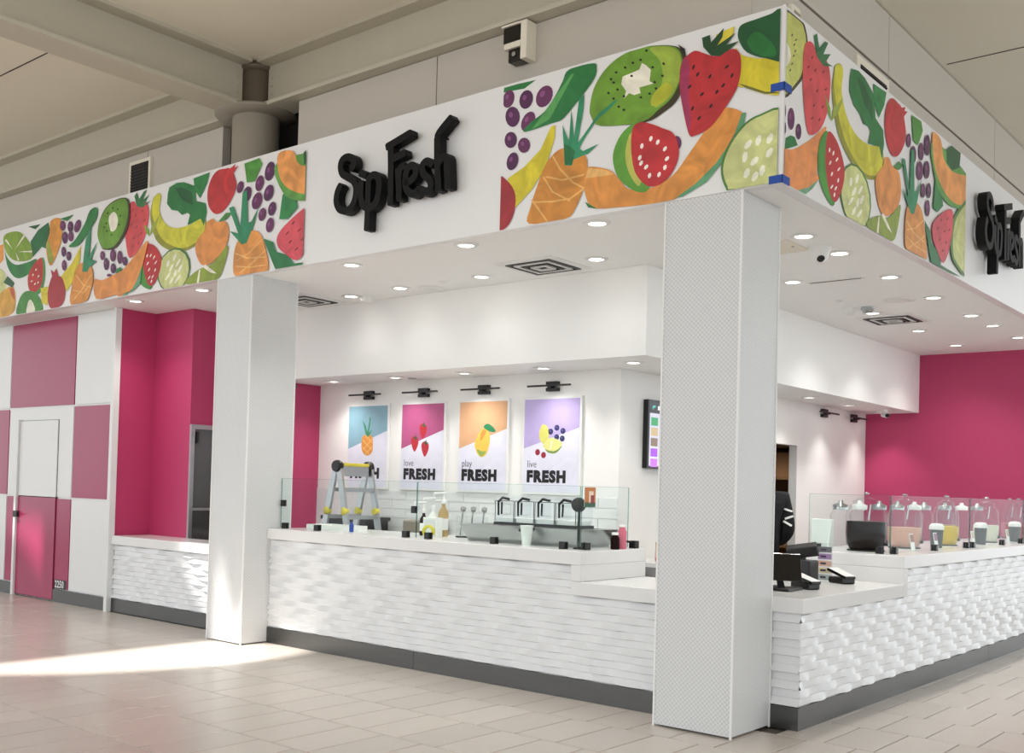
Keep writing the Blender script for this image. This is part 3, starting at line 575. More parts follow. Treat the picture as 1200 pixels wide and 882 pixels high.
for nm, sts in LET:
    b = B()
    for k, s_ in enumerate(sts):
        p3 = [U(q[0], q[1], 'y', FACEY) for q in s_]
        pts = cat([(p[0], p[2]) for p in p3])
        w = WS*.62 if (nm == 'letter_h' and k == 3) else WS
        # rounded ends
        d0 = (Vector(pts[0])-Vector(pts[1])).normalized()*w*.18; d1 = (Vector(pts[-1])-Vector(pts[-2])).normalized()*w*.18
        pts = [(pts[0][0]+d0.x, pts[0][1]+d0.y)]+pts+[(pts[-1][0]+d1.x, pts[-1][1]+d1.y)]
        dy = .0006*k
        n = len(pts); Lp = []; Rp = []
        for i, p in enumerate(pts):
            a = Vector(pts[max(i-1, 0)]); c = Vector(pts[min(i+1, n-1)]); d = (c-a).normalized(); nn = Vector((-d.y, d.x))
            ww = w*(.72 if i in (0, n-1) else 1)
            Lp.append((p[0]+nn.x*ww/2, p[1]+nn.y*ww/2)); Rp.append((p[0]-nn.x*ww/2, p[1]-nn.y*ww/2))
        def ring(y): return [(x, y, z) for x, z in Lp]+[(x, y, z) for x, z in Rp]
        yf, yb = FACEY-dy, -.03
        V = ring(yf)+ring(yb); F = []
        for i in range(n-1):
            F += [(i, i+1, n+i+1, n+i), (2*n+i, 3*n+i, 3*n+i+1, 2*n+i+1), (i, 2*n+i, 2*n+i+1, i+1), (n+i, n+i+1, 3*n+i+1, 3*n+i)]
        F += [(0, n, 3*n, 2*n), (n-1, 2*n+n-1, 3*n+n-1, n+n-1)]
        b.add(V, F)
        # thin grey return edge line round the face
        for side, sg in ((Lp, 1), (Rp, -1)):
            for i in range(n-1):
                pass
        mid = pts[len(pts)//2]; b.cyl((mid[0], -.03, mid[1]), (mid[0], -.0005, mid[1]), .008, n=6)
    b.build(nm, 'sign_black', sgn)
s2 = copytree(sgn, (OV+.001, U(1148, 270, 'x', OV+.12).y+.6, 3.7), 'black raised Sip Fresh lettering on the white side fascia', rotz=math.pi/2)

# ------------------------------------------------------------------ counters
def wave(u0, u1, z0, z1, place, phase=0.0, T=.0545, S=.46, A=.03, du=.018, nt=7):
    """moulded wave relief: rows of lens-shaped ridges, ramp out then sharp return"""
    b = B(); nu = max(2, int((u1-u0)/du)); tz = []
    nr = int(math.ceil((z1-z0)/T)); z = z1; r = nr
    while z > z0+1e-4:
        r -= 1; zb = z0+r*T
        for k in range(nt):
            f = (k/(nt-2) if k < nt-1 else 1.0); fz = min(f, 1)*.86 if k < nt-1 else .97
            tz.append((z-(z-zb)*fz, (f if k < nt-1 else .12), r))
        z = zb
    tz.append((z0, 0, r)); V = []
    for zz, f, r in tz:
        for i in range(nu+1):
            u = u0+(u1-u0)*i/nu; w = .5+.5*math.cos(2*math.pi*(u/S+(r % 2)*.5+.16*math.sin(r*2.4))+phase); w = max(0, (w-.12)/.88)**1.5
            V.append(place(u, A*(f**1.1)*(.1+.9*w), zz))
    n = nu+1; F = [(j*n+i, (j+1)*n+i, (j+1)*n+i+1, j*n+i+1) for j in range(len(tz)-1) for i in range(nu)]
    return b.add(V, F, smooth=False)
TOPZ, LOWZ, ED = 1.08, .86, .10
def front(y): return lambda u, h, z: (u, y-h, z)
def side(x): return lambda u, h, z: (x+h, u, z)
BH = .15
ct = thing('service_counter', (-3.1, .7, 0), 'long white counter with rippled front between the two tiled pillars', 'counter')
B().box(-4.906, -1.421, .322, 1.14, 0, TOPZ-ED).build('body', 'white_paint', ct)
wave(-4.906, -1.42, BH, TOPZ-ED, front(.32)).build('rippled_front', 'wave_white', ct)
for a, b in ((-4.906, -3.0), (-2.996, -1.421)): B().box(a, b, .302, .322, 0, BH).build('kick_plate', 'steel_base', ct)
tag(B().box(-4.905, -1.33, .27, 1.17, TOPZ-ED, TOPZ).box(-1.42, -1.33, .27, 1.17, LOWZ+.001, TOPZ-ED).build('worktop', 'worktop', bevel=.006), 'raised white worktop on the long front counter', 'worktop')
lc = thing('corner_counter', (-.3, 1.2, 0), 'low white rippled counter wrapping behind the corner pillar', 'counter')
B().prism([(-1.42, .322), (-.57, .322), (-.57, .575), (.178, .575), (.178, 2.46), (-.7, 2.46), (-.7, 1.14), (-1.42, 1.14)], 0, LOWZ-ED).build('body', 'white_paint', lc)
wave(-1.42, -.56, BH, LOWZ-ED, front(.32)).build('rippled_front', 'wave_white', lc)
wave(.003, .195, BH, LOWZ-ED, front(.575), S=9).build('rippled_front', 'wave_white', lc)
wave(.57, 2.54, BH, LOWZ-ED, side(.18)).build('rippled_side', 'wave_white', lc)
B().box(-1.42, -.552, .302, .322, 0, BH).build('kick_plate', 'steel_base', lc)
B().box(.004, .196, .554, .575, 0, BH).build('kick_plate', 'steel_base', lc)
B().box(.178, .196, .575, 2.5395, 0, BH).build('kick_plate', 'steel_base', lc)
tag(B().prism([(-1.42, .27), (-.553, .27), (-.553, .556), (.217, .556), (.217, 2.47), (-.72, 2.47), (-.72, 1.17), (-1.42, 1.17)], LOWZ-ED, LOWZ).build('low_worktop', 'worktop', bevel=.005), 'low white worktop carrying the card terminals', 'worktop')
rc = thing('side_counter', (-.25, 5.5, 0), 'long white counter with rippled front running to the pink wall', 'counter')
B().box(-.7, .178, 2.57, 8.58, 0, TOPZ-ED).build('body', 'white_paint', rc)
wave(2.54, 8.58, BH, TOPZ-ED, side(.18), du=.026).build('rippled_side', 'wave_white', rc)
for a, b in ((2.54, 4.95), (4.954, 7.4), (7.404, 8.58)): B().box(.178, .196, a, b, 0, BH).build('kick_plate', 'steel_base', rc)
tag(B().box(-.72, .217, 2.471, 8.58, TOPZ-ED, TOPZ).box(-.72, .217, 2.471, 2.56, LOWZ-ED, TOPZ-ED).build('worktop', 'worktop', bevel=.006), 'raised white worktop under the row of drink dispensers', 'worktop')
nc = thing('recess_counter', (-6.6, .65, 0), 'low white rippled counter inside the pink recess', 'counter')
B().box(-7.79, -5.45, .43, .885, 0, LOWZ-ED).build('body', 'white_paint', nc)
wave(-7.8, -5.433, BH, LOWZ-ED, front(.425)).build('rippled_front', 'wave_white', nc)
B().box(-7.79, -5.436, .4, .43, 0, BH).build('kick_plate', 'steel_base', nc)
tag(B().box(-7.795, -5.436, .375, .888, LOWZ-ED, LOWZ).build('recess_worktop', 'worktop', bevel=.006), 'white worktop on the low counter in the pink recess', 'worktop')
# back-of-house counters behind
bc = thing('back_counter', (-4.4, 2.0, 0), 'back counter with stainless front below the posters', 'counter')
B().box(-6.54, -2.36, 1.78, 2.33, 0, .84).build('body', 'steel', bc)
B().box(-6.54, -2.36, 1.75, 2.335, .84, .88).build('countertop', 'worktop', bc)
bd = thing('prep_counter', (-2.0, 3.5, 0), 'back counter with stainless front below the menu screen', 'counter')
B().box(-2.345, -1.8, 2.4, 5.1, 0, .84).build('body', 'steel', bd)
B().box(-2.345, -1.77, 2.36, 5.1, .84, .88).build('countertop', 'worktop', bd)

# ------------------------------------------------------------------ sneeze guards
def pane(a, b, axis, c, z1, clamps, label, grp='glass sneeze guard panes', t=.008, hinge=None):
    o = B()
    if axis == 'x': o.box(a, b, c, c+t, TOPZ+.006, z1)
    else: o.box(c, c+t, a, b, TOPZ+.006, z1)
    p = o.build('sneeze_guard', 'glass'); tag(p, label, 'glass guard', grp)
    e = B()
    if axis == 'x': e.box(a, b, c+.0005, c+t-.0005, z1+.0002, z1+.0025).box(a-.0025, a-.0002, c, c+t, TOPZ+.006, z1).box(b+.0002, b+.0025, c, c+t, TOPZ+.006, z1)
    else: e.box(c+.0005, c+t-.0005, a, b, z1+.0002, z1+.0025).box(c, c+t, a-.0025, a-.0002, TOPZ+.006, z1).box(c, c+t, b+.0002, b+.0025, TOPZ+.006, z1)
    e.build('polished_edge', 'glass_edge', p)
    for u in clamps:
        k = B()
        if axis == 'x': k.box(u-.026, u+.026, c-.02, c-.0003, TOPZ, TOPZ+.055).box(u-.026, u+.026, c+t+.0003, c+t+.02, TOPZ, TOPZ+.055).box(u-.026, u+.026, c-.02, c+t+.02, TOPZ, TOPZ+.005)
        else: k.box(c-.02, c-.0003, u-.026, u+.026, TOPZ, TOPZ+.055).box(c+t+.0003, c+t+.02, u-.026, u+.026, TOPZ, TOPZ+.055).box(c-.02, c+t+.02, u-.026, u+.026, TOPZ, TOPZ+.005)
        k.build('clamp', 'black', p)
    for u in hinge or []:
        k = B()
        if axis == 'x': k.box(u-.022, u+.022, c-.014, c-.0003, 1.29, 1.35).box(u-.022, u+.022, c+t+.0003, c+t+.014, 1.29, 1.35)
        else: k.box(c-.014, c-.0003, u-.022, u+.022, 1.29, 1.35).box(c+t+.0003, c+t+.014, u-.022, u+.022, 1.29, 1.35)
        k.build('edge_clip', 'black', p)
    return p
GY = .42
pane(-4.895, -3.125, 'x', GY, 1.555, (-4.83, -4.37, -3.24), 'clear glass guard pane beside the left tiled pillar', hinge=(-4.865, -3.15))
pane(-3.115, -1.46, 'x', GY, 1.555, (-2.98, -2.27, -1.6), 'clear glass guard pane in front of the stainless topping well')
pane(GY+.012, 1.08, 'y', -1.452, 1.555, (.5, 1.0), 'clear glass guard return pane above the counter step')
pane(-.62, .045, 'x', 2.62, 1.55, (-.55, -.03), 'clear glass guard pane in front of the dark red dispenser')
pane(2.632, 4.78, 'y', .048, 1.55, (2.72, 3.75, 4.7), 'clear glass guard pane along the first dispensers')
pane(4.8, 6.78, 'y', .048, 1.55, (4.88, 5.95, 6.7), 'clear glass guard pane along the middle dispensers')
pane(6.8, 8.55, 'y', .048, 1.55, (6.88, 8.3), 'clear glass guard pane along the dispensers near the pink wall')
# ------------------------------------------------------------------ posters and picture lights
_font = {}
def text_mesh(name, s, size, x, z, y, m, parent, bold=0.0, axis='y', sx=1.0, align='LEFT', xval=0, spc=1.0):
    cu = bpy.data.curves.new(name, 'FONT'); cu.body = s; cu.size = size; cu.offset = bold; cu.extrude = .0004; cu.align_x = align; cu.resolution_u = 3; cu.space_character = spc
    o = bpy.data.objects.new(name, cu); COL.objects.link(o); dg = bpy.context.evaluated_depsgraph_get()
    me = bpy.data.meshes.new_from_object(o.evaluated_get(dg)); bpy.data.objects.remove(o)
    org = ORG[parent]
    for v in me.vertices:
        a, b, c = v.co
        if axis == 'y': v.co = (x+a*sx-org[0], y-c-org[1], z+b-org[2])
        else: v.co = (xval+c-org[0], x+a*sx-org[1], z+b-org[2])
    me.materials.clear(); me.materials.append(MATS[m]); ob = bpy.data.objects.new(name, me); COL.objects.link(ob); ob.parent = parent; ORG[ob] = Vector(org); return ob
PXS = [(-6.03, -5.36), (-5.175, -4.51), (-4.33, -3.65), (-3.47, -2.76)]
Z0, Z1, WALL = 1.47, 2.435, 2.35
words = [None, 'love', 'play', 'live']; tints = [(138, 178, 194), (178, 82, 130), (222, 172, 130), (186, 170, 218)]
names = ['pineapple', 'strawberries', 'mango', 'lemon and berries']
tn = ['pale blue', 'pink', 'orange', 'lavender']
def flat(b, poly, y, c):
    area = sum(poly[i][0]*poly[(i+1) % len(poly)][1]-poly[(i+1) % len(poly)][0]*poly[i][1] for i in range(len(poly)))
    if area < 0: poly = poly[::-1]
    b.add([(x, y, z) for x, z in poly], [tuple(range(len(poly)))], 0, lin(c))
# art in poster fractions: u 0..1 left to right, v 0..1 top to bottom
ART = [
 [('printed_pineapple', [SM((224, 150, 70), (.38, .38), (.5, .34), (.62, .38), (.65, .48), (.63, .57), (.55, .61), (.44, .6), (.37, .55), (.35, .46)), P((60, 140, 100), (.47, .37), (.42, .28), (.36, .17), (.46, .25), (.49, .32), (.52, .26), (.55, .14), (.575, .14), (.56, .25), (.53, .33), (.62, .29), (.55, .37), (.5, .39))] +
   [((242, 186, 110), stroke(q, .014)) for q in ([(.38, .42), (.62, .54)], [(.37, .5), (.56, .6)], [(.63, .41), (.4, .54)], [(.64, .5), (.46, .6)], [(.45, .36), (.64, .46)])])],
 [('printed_strawberry', [SM((190, 40, 52), (x-.085, y-.05), (x+.0, y-.08), (x+.08, y-.04), (x+.075, y+.03), (x+.01, y+.1), (x-.03, y+.09), (x-.08, y+.02)), P((50, 90, 50), (x-.07, y-.07), (x-.02, y-.06), (x+.02, y-.1), (x+.03, y-.06), (x+.08, y-.06), (x+.02, y-.035))] + seeds((120, 15, 25), .008, .009, [(x-.03, y-.01), (x+.03, y), (x, y+.04), (x+.02, y-.03)])) for x, y in ((.52, .31), (.33, .46), (.58, .52))],
 [('printed_mango', [SM((232, 196, 84), (.34, .46), (.42, .36), (.52, .3), (.62, .34), (.66, .44), (.6, .58), (.5, .625), (.42, .6), (.36, .54)), SM((238, 150, 70), (.46, .36), (.52, .31), (.58, .34), (.5, .42), (.46, .44)), SM((150, 176, 80), (.39, .54), (.5, .56), (.58, .56), (.52, .61), (.45, .605)), SM((40, 130, 84), (.52, .29), (.6, .25), (.72, .29), (.77, .34), (.66, .34))])],
 [('printed_lemon', [SM((216, 212, 110), (.28, .36), (.34, .27), (.44, .31), (.46, .4), (.38, .48), (.3, .44)), SM((120, 150, 70), (.4, .53), (.55, .56), (.7, .5), (.6, .575), (.46, .575)), SM((226, 224, 140), (.36, .5), (.46, .42), (.6, .43), (.7, .48), (.6, .55), (.45, .55)), P((246, 244, 210), (.5, .45), (.53, .45), (.5, .54), (.48, .54))])] +
 [('printed_blueberry', [((46, 44, 96), ell(x, y, .045, .032)), ((90, 90, 150), ell(x-.01, y-.008, .015, .01))]) for x, y in ((.49, .35), (.6, .31), (.71, .345), (.6, .41), (.7, .425))] +
 [('printed_cherry', [((150, 26, 50), ell(x, y, .045, .034))]) for x, y in ((.26, .57), (.37, .6))]]
for k, (a, b) in enumerate(PXS):
    w = words[k]
    t = thing('poster', ((a+b)/2, WALL, Z0), f'{tn[k]} and white poster of {names[k]} reading '+(f'{w} FRESH' if w else 'FRESH'), 'poster', 'fruit posters on the back wall')
    B().box(a, b, WALL-.03, WALL-.0005, Z0, Z1).build('frame', 'plastic_white', t, bevel=.003)
    m_ = .022; x0, x1, z0, z1 = a+m_, b-m_, Z0+m_, Z1-m_; yy = WALL-.0312
    q = B(); flat(q, [(x0, z0), (x1, z0), (x1, z1), (x0, z1)], yy, (226, 226, 240))
    flat(q, [(x0, z1), (x1, z1), (x1, z1-.31*(z1-z0)), (x0, z1-.53*(z1-z0))], yy-.0005, tints[k]); q.build('print', 'poster_print', t)
    for nm, layers in ART[k]:
        q = B()
        for i, (c, poly) in enumerate(layers): flat(q, [(x0+u*(x1-x0), z1-v*(z1-z0)) for u, v in poly], yy-.001-.0002*i, c)
        q.build(nm, 'poster_print', t)
    text_mesh('lettering', 'FRESH', .15, x0+.045, z1-.885*(z1-z0), yy-.001, 'letter_black', t, bold=.0105, sx=1.02, spc=1.17)
    if w: text_mesh('small_lettering', w, .105, x0+.045, z1-.735*(z1-z0), yy-.001, 'letter_black', t, bold=-.001, sx=.85)
    c = (a+b)/2
    pl = thing('picture_light', (c, WALL, 2.535), f'black bar picture light above the {names[k]} poster', 'picture light', 'black picture lights')
    B().box(c-.07, c+.07, WALL-.05, WALL-.0005, 2.545, 2.585).build('upper_housing', 'black', pl, bevel=.004)
    B().box(c-.07, c+.07, WALL-.05, WALL-.0005, 2.488, 2.522).build('wall_plate', 'black', pl, bevel=.004)
    B().box(c-.02, c+.02, WALL-.09, WALL-.02, 2.518, 2.548).build('arm', 'black', pl)
    B().box(c-.26, c+.26, WALL-.105, WALL-.085, 2.53, 2.548).build('light_bar', 'black', pl, bevel=.003)
for c, lb in ((7.1, 'black bar picture light on the side wall above the glow'), (8.1, 'black bar picture light on the side wall by the pink wall')):
    pl = thing('picture_light', (-2.35, c, 2.58), lb, 'picture light', 'black picture lights')
    B().box(-2.3495, -2.3, c-.07, c+.07, 2.6, 2.64).build('upper_housing', 'black', pl, bevel=.004)
    B().box(-2.3495, -2.3, c-.07, c+.07, 2.535, 2.575).build('wall_plate', 'black', pl, bevel=.004)
    B().box(-2.33, -2.25, c-.02, c+.02, 2.57, 2.602).build('arm', 'black', pl)
    B().box(-2.265, -2.245, c-.3, c+.3, 2.58, 2.6).build('light_bar', 'black', pl, bevel=.003)
# ------------------------------------------------------------------ menu screen
tv = thing('menu_screen', (-2.35, 3.3, 1.75), 'black framed menu screen on the white side wall', 'screen')
B().box(-2.349, -2.29, 2.76, 3.93, 1.755, 2.42).build('bezel', 'black_gloss', tv, bevel=.006)
q = B(); XS = -2.2885
def rect(y0, y1, z0, z1, c, k=0): q.add([(XS+.0006*k, y0, z0), (XS+.0006*k, y1, z0), (XS+.0006*k, y1, z1), (XS+.0006*k, y0, z1)], [(0, 1, 2, 3)], 0, lin(c))
rect(2.785, 3.905, 1.78, 2.395, (196, 196, 216)); rect(2.785, 3.905, 2.29, 2.395, (30, 30, 36), 1)
for cidx in range(3):
    for i, c in enumerate([(40, 150, 90), (190, 165, 120), (120, 100, 80), (150, 60, 210), (180, 100, 210)]):
        y = 2.81+cidx*.37; z = 2.2-i*.1; rect(y, y+.13, z-.03, z+.05, c, 1)
        for r in range(2): rect(y+.16, y+.31-.03*r, z+.02-.03*r, z+.03-.03*r, (110, 110, 130), 1)
rect(2.83, 2.85, 2.33, 2.36, (60, 190, 170), 2); rect(2.845, 2.885, 2.345, 2.365, (60, 190, 170), 2); rect(2.93, 3.2, 2.325, 2.365, (225, 225, 230), 2)
q.build('display', 'screen_print', tv)

# ------------------------------------------------------------------ ceiling fittings
def lamp(name, loc, W_, size=math.radians(125), col=(1, .98, .945)):
    l = bpy.data.lights.new(name, 'SPOT'); l.energy = W_*.85; l.spot_size = size; l.spot_blend = .9; l.shadow_soft_size = .05; l.color = col
    o = bpy.data.objects.new(name, l); COL.objects.link(o); o.location = loc; return o
dl0 = thing('downlight', (0, 0, H), 'x', 'downlight', 'recessed ceiling downlights')
B().lathe([(.062, -.0005), (.1, -.0005), (.1, -.006), (.07, -.014), (.062, -.010)], (0, 0, H), 28, caps=False).build('trim_ring', 'plastic_white', dl0)
B().lathe([(.0001, -.004), (.064, -.004)], (0, 0, H), 24).build('lens', 'lens', dl0)
first = [True]
def downlight(x, y, z, label, Wt=26, size=math.radians(125), lamp_on=True):
    if first[0]: o = dl0; o.location = (x, y, z); o['label'] = label; first[0] = False
    else: o = copytree(dl0, (x, y, z), label)
    if lamp_on:
        l = lamp('downlight_lamp', (0, 0, -.03), Wt+20, size); l.parent = o
    return o
ORD = ['first', 'second', 'third', 'fourth', 'fifth', 'sixth', 'seventh']
for x, w in ((-7.22, 'above the pink recess edge by the white squares'), (-6.0, 'before the pink recess beside the tiled pillar')): downlight(x, .22, H, 'round downlight '+w, 20)
for k, (x, y) in enumerate(((-1.22, .2), (-2.46, .2), (-3.8, .22))): downlight(x, y, H, f'{ORD[k]} downlight from the corner pillar in the strip behind the front fascia', 34)
for k, (x, y) in enumerate(((-1.89, 1.2), (-3.17, 1.25), (-4.2, 1.25), (-4.95, 1.3))): downlight(x, y, H, f'{ORD[k]} downlight from the corner pillar along the front bulkhead', -16)
for k, y in enumerate((1.38, 2.07, 3.2, 4.38, 5.6, 6.4, 7.45)): downlight(-.19, y, H, f'{ORD[k]} downlight from the corner pillar in the row along the side fascia', 24)
for k, y in enumerate((2.97, 4.95, 6.39, 7.79)): downlight(-.965, y, H, f'{ORD[k]} downlight from the corner pillar in the row along the side bulkhead', 24)
for x, w in ((-5.94, 'pineapple poster'), (-4.96, 'strawberries poster'), (-3.99, 'mango poster'), (-3.0, 'lemon and berries poster'), (-2.0, 'corner next to the menu screen')): downlight(x, 2.0, ZB, f'downlight under the bulkhead above the {w}', 9)
for y, w in ((5.85, 'above the doorway'), (7.03, 'with the glow on the wall below'), (8.2, 'by the pink end wall')): downlight(-2.0, y, ZB, f'downlight under the side bulkhead {w}', 13, math.radians(95))
downlight(-3.4, 7.2, ZB, 'added unseen downlight brightening the back room behind the doorway', 75)  # unseen lamp added to brighten the shelves beyond the doorway
def diffuser(x, y, s, label):
    t = thing('air_diffuser', (x, y, H), label, 'vent', 'square ceiling air diffusers')
    B().box(x-s, x+s, y-s, y+s, H-.012, H-.0005).build('plate', 'plastic_white', t)
    for k in range(4):
        r = s*.78*(1-k*.22); w = .022
        B().box(x-r, x+r, y-r, y-r+w, H-.02-.003*k, H-.012).box(x-r, x+r, y+r-w, y+r, H-.02-.003*k, H-.012).box(x-r, x-r+w, y-r+w, y+r-w, H-.02-.003*k, H-.012).box(x+r-w, x+r, y-r+w, y+r-w, H-.02-.003*k, H-.012).build('louvre_ring', 'plastic_white' if k % 2 else 'dark_metal', t)
        if k < 3:
            r2 = r-w; r3 = r*.78+.004
            B().box(x-r2, x+r2, y-r2, y+r2, H-.0135, H-.0122).build('slot', 'shadow_gap', t) if k == 0 else None
diffuser(-2.42, 1.18, .3, 'square four-way air diffuser near the corner pillar, before the bulkhead')
diffuser(-5.55, 1.22, .3, 'square four-way air diffuser above the step ladder')
diffuser(-.93, 5.45, .3, 'square four-way air diffuser before the pink end wall')
def puck(name, x, y, z, r, h, label, cat, m='plastic_white', grp=None):
    return tag(B().lathe([(r, -.0005), (r, -h*.5), (r*.75, -h), (.001, -h)], (x, y, z), 24).build(name, m, loc=(x, y, z-h)), label, cat, grp)
puck('smoke_detector', -4.86, 1.44, H, .07, .06, 'white round smoke detector beside the bulkhead', 'detector')
puck('ceiling_speaker', -3.95, 1.42, H, .13, .012, 'white round ceiling speaker before the front bulkhead', 'speaker')
puck('ceiling_speaker', -.5, 4.35, H, .15, .012, 'white round ceiling speaker between the side downlights', 'speaker')
puck('sprinkler_head', -3.63, 1.25, H, .045, .012, 'small white sprinkler cover before the front bulkhead', 'sprinkler')
puck('sprinkler_head', -1.0, 4.1, H, .045, .012, 'small white sprinkler cover before the side bulkhead', 'sprinkler')
puck('sprinkler_head', -4.86, 2.15, ZB, .05, .012, 'small round vent plate under the bulkhead above the posters', 'sprinkler', 'aluminium')
t = thing('exit_detector', (-.98, 4.6, H), 'twin-lens white detector on the ceiling near the side speaker', 'detector')
for dx in (-.09, .09): B().lathe([(.07, -.0005), (.07, -.02), (.04, -.055), (.001, -.06)], (-.98+dx, 4.6, H), 18).build('sensor_head', 'aluminium' if dx > 0 else 'plastic_white', t)
B().box(-1.1, -.86, 4.55, 4.65, H-.016, H-.0005).build('base_plate', 'plastic_white', t)
t = thing('dome_camera', (-.23, 1.78, H), 'white dome security camera under the side fascia ceiling', 'camera')
B().lathe([(.085, -.0005), (.085, -.03), (.07, -.05), (.06, -.1), (.045, -.125), (.001, -.13)], (-.23, 1.78, H), 24).build('housing', 'plastic_white', t)
B().lathe([(.03, 0), (.025, .01), (.001, .012)], (-.2, 1.73, H-.105), 14, ax=(.4, -.6, -.7)).build('camera_lens', 'black_gloss', t)
t = thing('slot_diffuser', (-.63, 3.1, H), 'long dark ceiling slot beside the side downlights', 'vent')
B().box(-.88, -.38, 3.075, 3.125, H-.006, H-.0005).build('frame', 'plastic_white', t)
B().box(-.86, -.4, 3.09, 3.11, H-.008, H-.0062).build('slot', 'shadow_gap', t)
t = thing('access_panel', (-.55, 1.62, H), 'cream square access panel on the ceiling behind the corner pillar', 'panel')
B().box(-.78, -.33, 1.42, 1.84, H-.008, H-.0005).build('hatch', 'mall_ceiling', t)
B().cyl((-.38, 1.63, H-.012), (-.38, 1.63, H-.008), .012, n=10).build('latch', 'steel', t)
def bullet(c, d, label, kind='plastic_white'):
    t = thing('bullet_camera', c, label, 'camera'); c = Vector(c); d = Vector(d).normalized()
    B().cyl(c+Vector((0, 0, -.0005)), c+Vector((0, 0, -.05)), .03).build('mount', kind, t)
    h_ = B().cyl(c+Vector((0, 0, -.07))-d*.05, c+Vector((0, 0, -.07))+d*.06, .034).build('housing', kind, t)
    B().cyl(c+Vector((0, 0, -.07))+d*.0601, c+Vector((0, 0, -.07))+d*.075, .026).build('camera_lens', 'black_gloss', h_)
bullet((-1.85, 7.9, ZB), (.7, -.7, -.15), 'small white bullet camera under the bulkhead by the pink wall')
bullet((-6.35, 1.75, ZB), (.5, -.8, -.2), 'small black bullet camera under the bulkhead by the pink wall strip', 'black')

# ------------------------------------------------------------------ step ladder
ld = thing('step_ladder', (-5.02, 1.47, 0), 'aluminium folding step ladder with yellow top and locks', 'ladder')
LX, LY0, LY1, LZ = -5.02, 1.25, 1.69, 1.70
sp_ = .36
for y in (LY0, LY1):
    for sx in (-1, 1):
        B().bar((LX+sx*.03, y, LZ-.03), (LX+sx*(sp_+.06), y, 0), .03, .07, side=(0, 1, 0)).build('leg_rail', 'aluminium', ld)
        zf = 1.24
        fx = LX+sx*(.03+(sp_+.03)*(LZ-.03-zf)/(LZ-.03))
        k = B().lathe([(.035, -.03), (.042, -.01), (.042, .02), (.02, .035), (.001, .036)], (fx, y, zf), 14, ax=(0, -1 if y == LY0 else 1, 0)).build('lock_knob', 'yellow_plastic', ld)
        B().bar((LX+sx*(sp_+.06), y-.02, .0), (LX+sx*(sp_+.06), y+.02, .0), .06, .02).build('foot', 'black', ld) if False else None
    B().lathe([(.055, -.035), (.062, -.02), (.062, .02), (.055, .035)], (LX, y, LZ), 20, ax=(0, 1, 0)).build('hinge', 'black', ld)
for sx in (-1, 1):
    for zr in (.28, .58, .88, 1.18, 1.46):
        fx = LX+sx*(.03+(sp_+.03)*(LZ-.03-zr)/(LZ-.03)); B().box(fx-.03, fx+.03, LY0+.016, LY1-.016, zr-.02, zr+.02).build('rung', 'aluminium', ld)
B().box(LX-.06, LX+.06, LY0+.04, LY1-.04, LZ+.0, LZ+.035).build('top_step', 'yellow_plastic', ld, bevel=.008)
B().box(LX-.045, LX+.045, LY0+.035, LY1-.035, LZ-.1, LZ).build('hinge_plate', 'aluminium', ld)

# ------------------------------------------------------------------ items on the front counter
def at(px, py, z): p = U(px, py, 'z', z); return p.x, p.y
def pump(x, y, z, r, h, liquid, label, cap='plastic_white', nozzle=.09, grp='pump bottles on the counter', ang=-2.2):
    t = thing('pump_bottle', (x, y, z), label, 'bottle', grp)
    B().lathe([(r*.95, z), (r, z+.01), (r, z+h*.72), (r*.55, z+h*.86), (r*.38, z+h*.9), (r*.38, z+h)], (x, y, 0), 18).build('bottle', liquid, t)
    B().lathe([(r*1.01, z+h*.2), (r*1.01, z+h*.55)], (x, y, 0), 18).build('wrap_label', 'cup_paper', t)
    p = B().lathe([(r*.5, z+h), (r*.5, z+h+.025), (.012, z+h+.035), (.008, z+h+.036), (.008, z+h+.09)], (x, y, 0), 14).build('pump', cap, t)
    dx, dy = math.cos(ang), math.sin(ang)
    B().cyl((x-dx*.02, y-dy*.02, z+h+.095), (x+dx*nozzle, y+dy*nozzle, z+h+.09), .011).cyl((x+dx*nozzle, y+dy*nozzle, z+h+.092), (x+dx*nozzle, y+dy*nozzle, z+h+.07), .007).build('nozzle', cap, p)
    return t
pump(-3.44, .86, TOPZ, .035, .2, 'juice_dark_red', 'dark red pump bottle beside the glass guard seam')
pump(-3.33, .86, TOPZ, .04, .24, 'cup_paper', 'white labelled pump bottle between the dark red and amber bottles')
pump(-3.24, .9, TOPZ, .045, .29, 'juice_tan', 'tallest amber pump bottle next to the clear canisters')
pump(-3.3, .98, TOPZ, .035, .22, 'juice_red', 'short red pump bottle behind the labelled one')
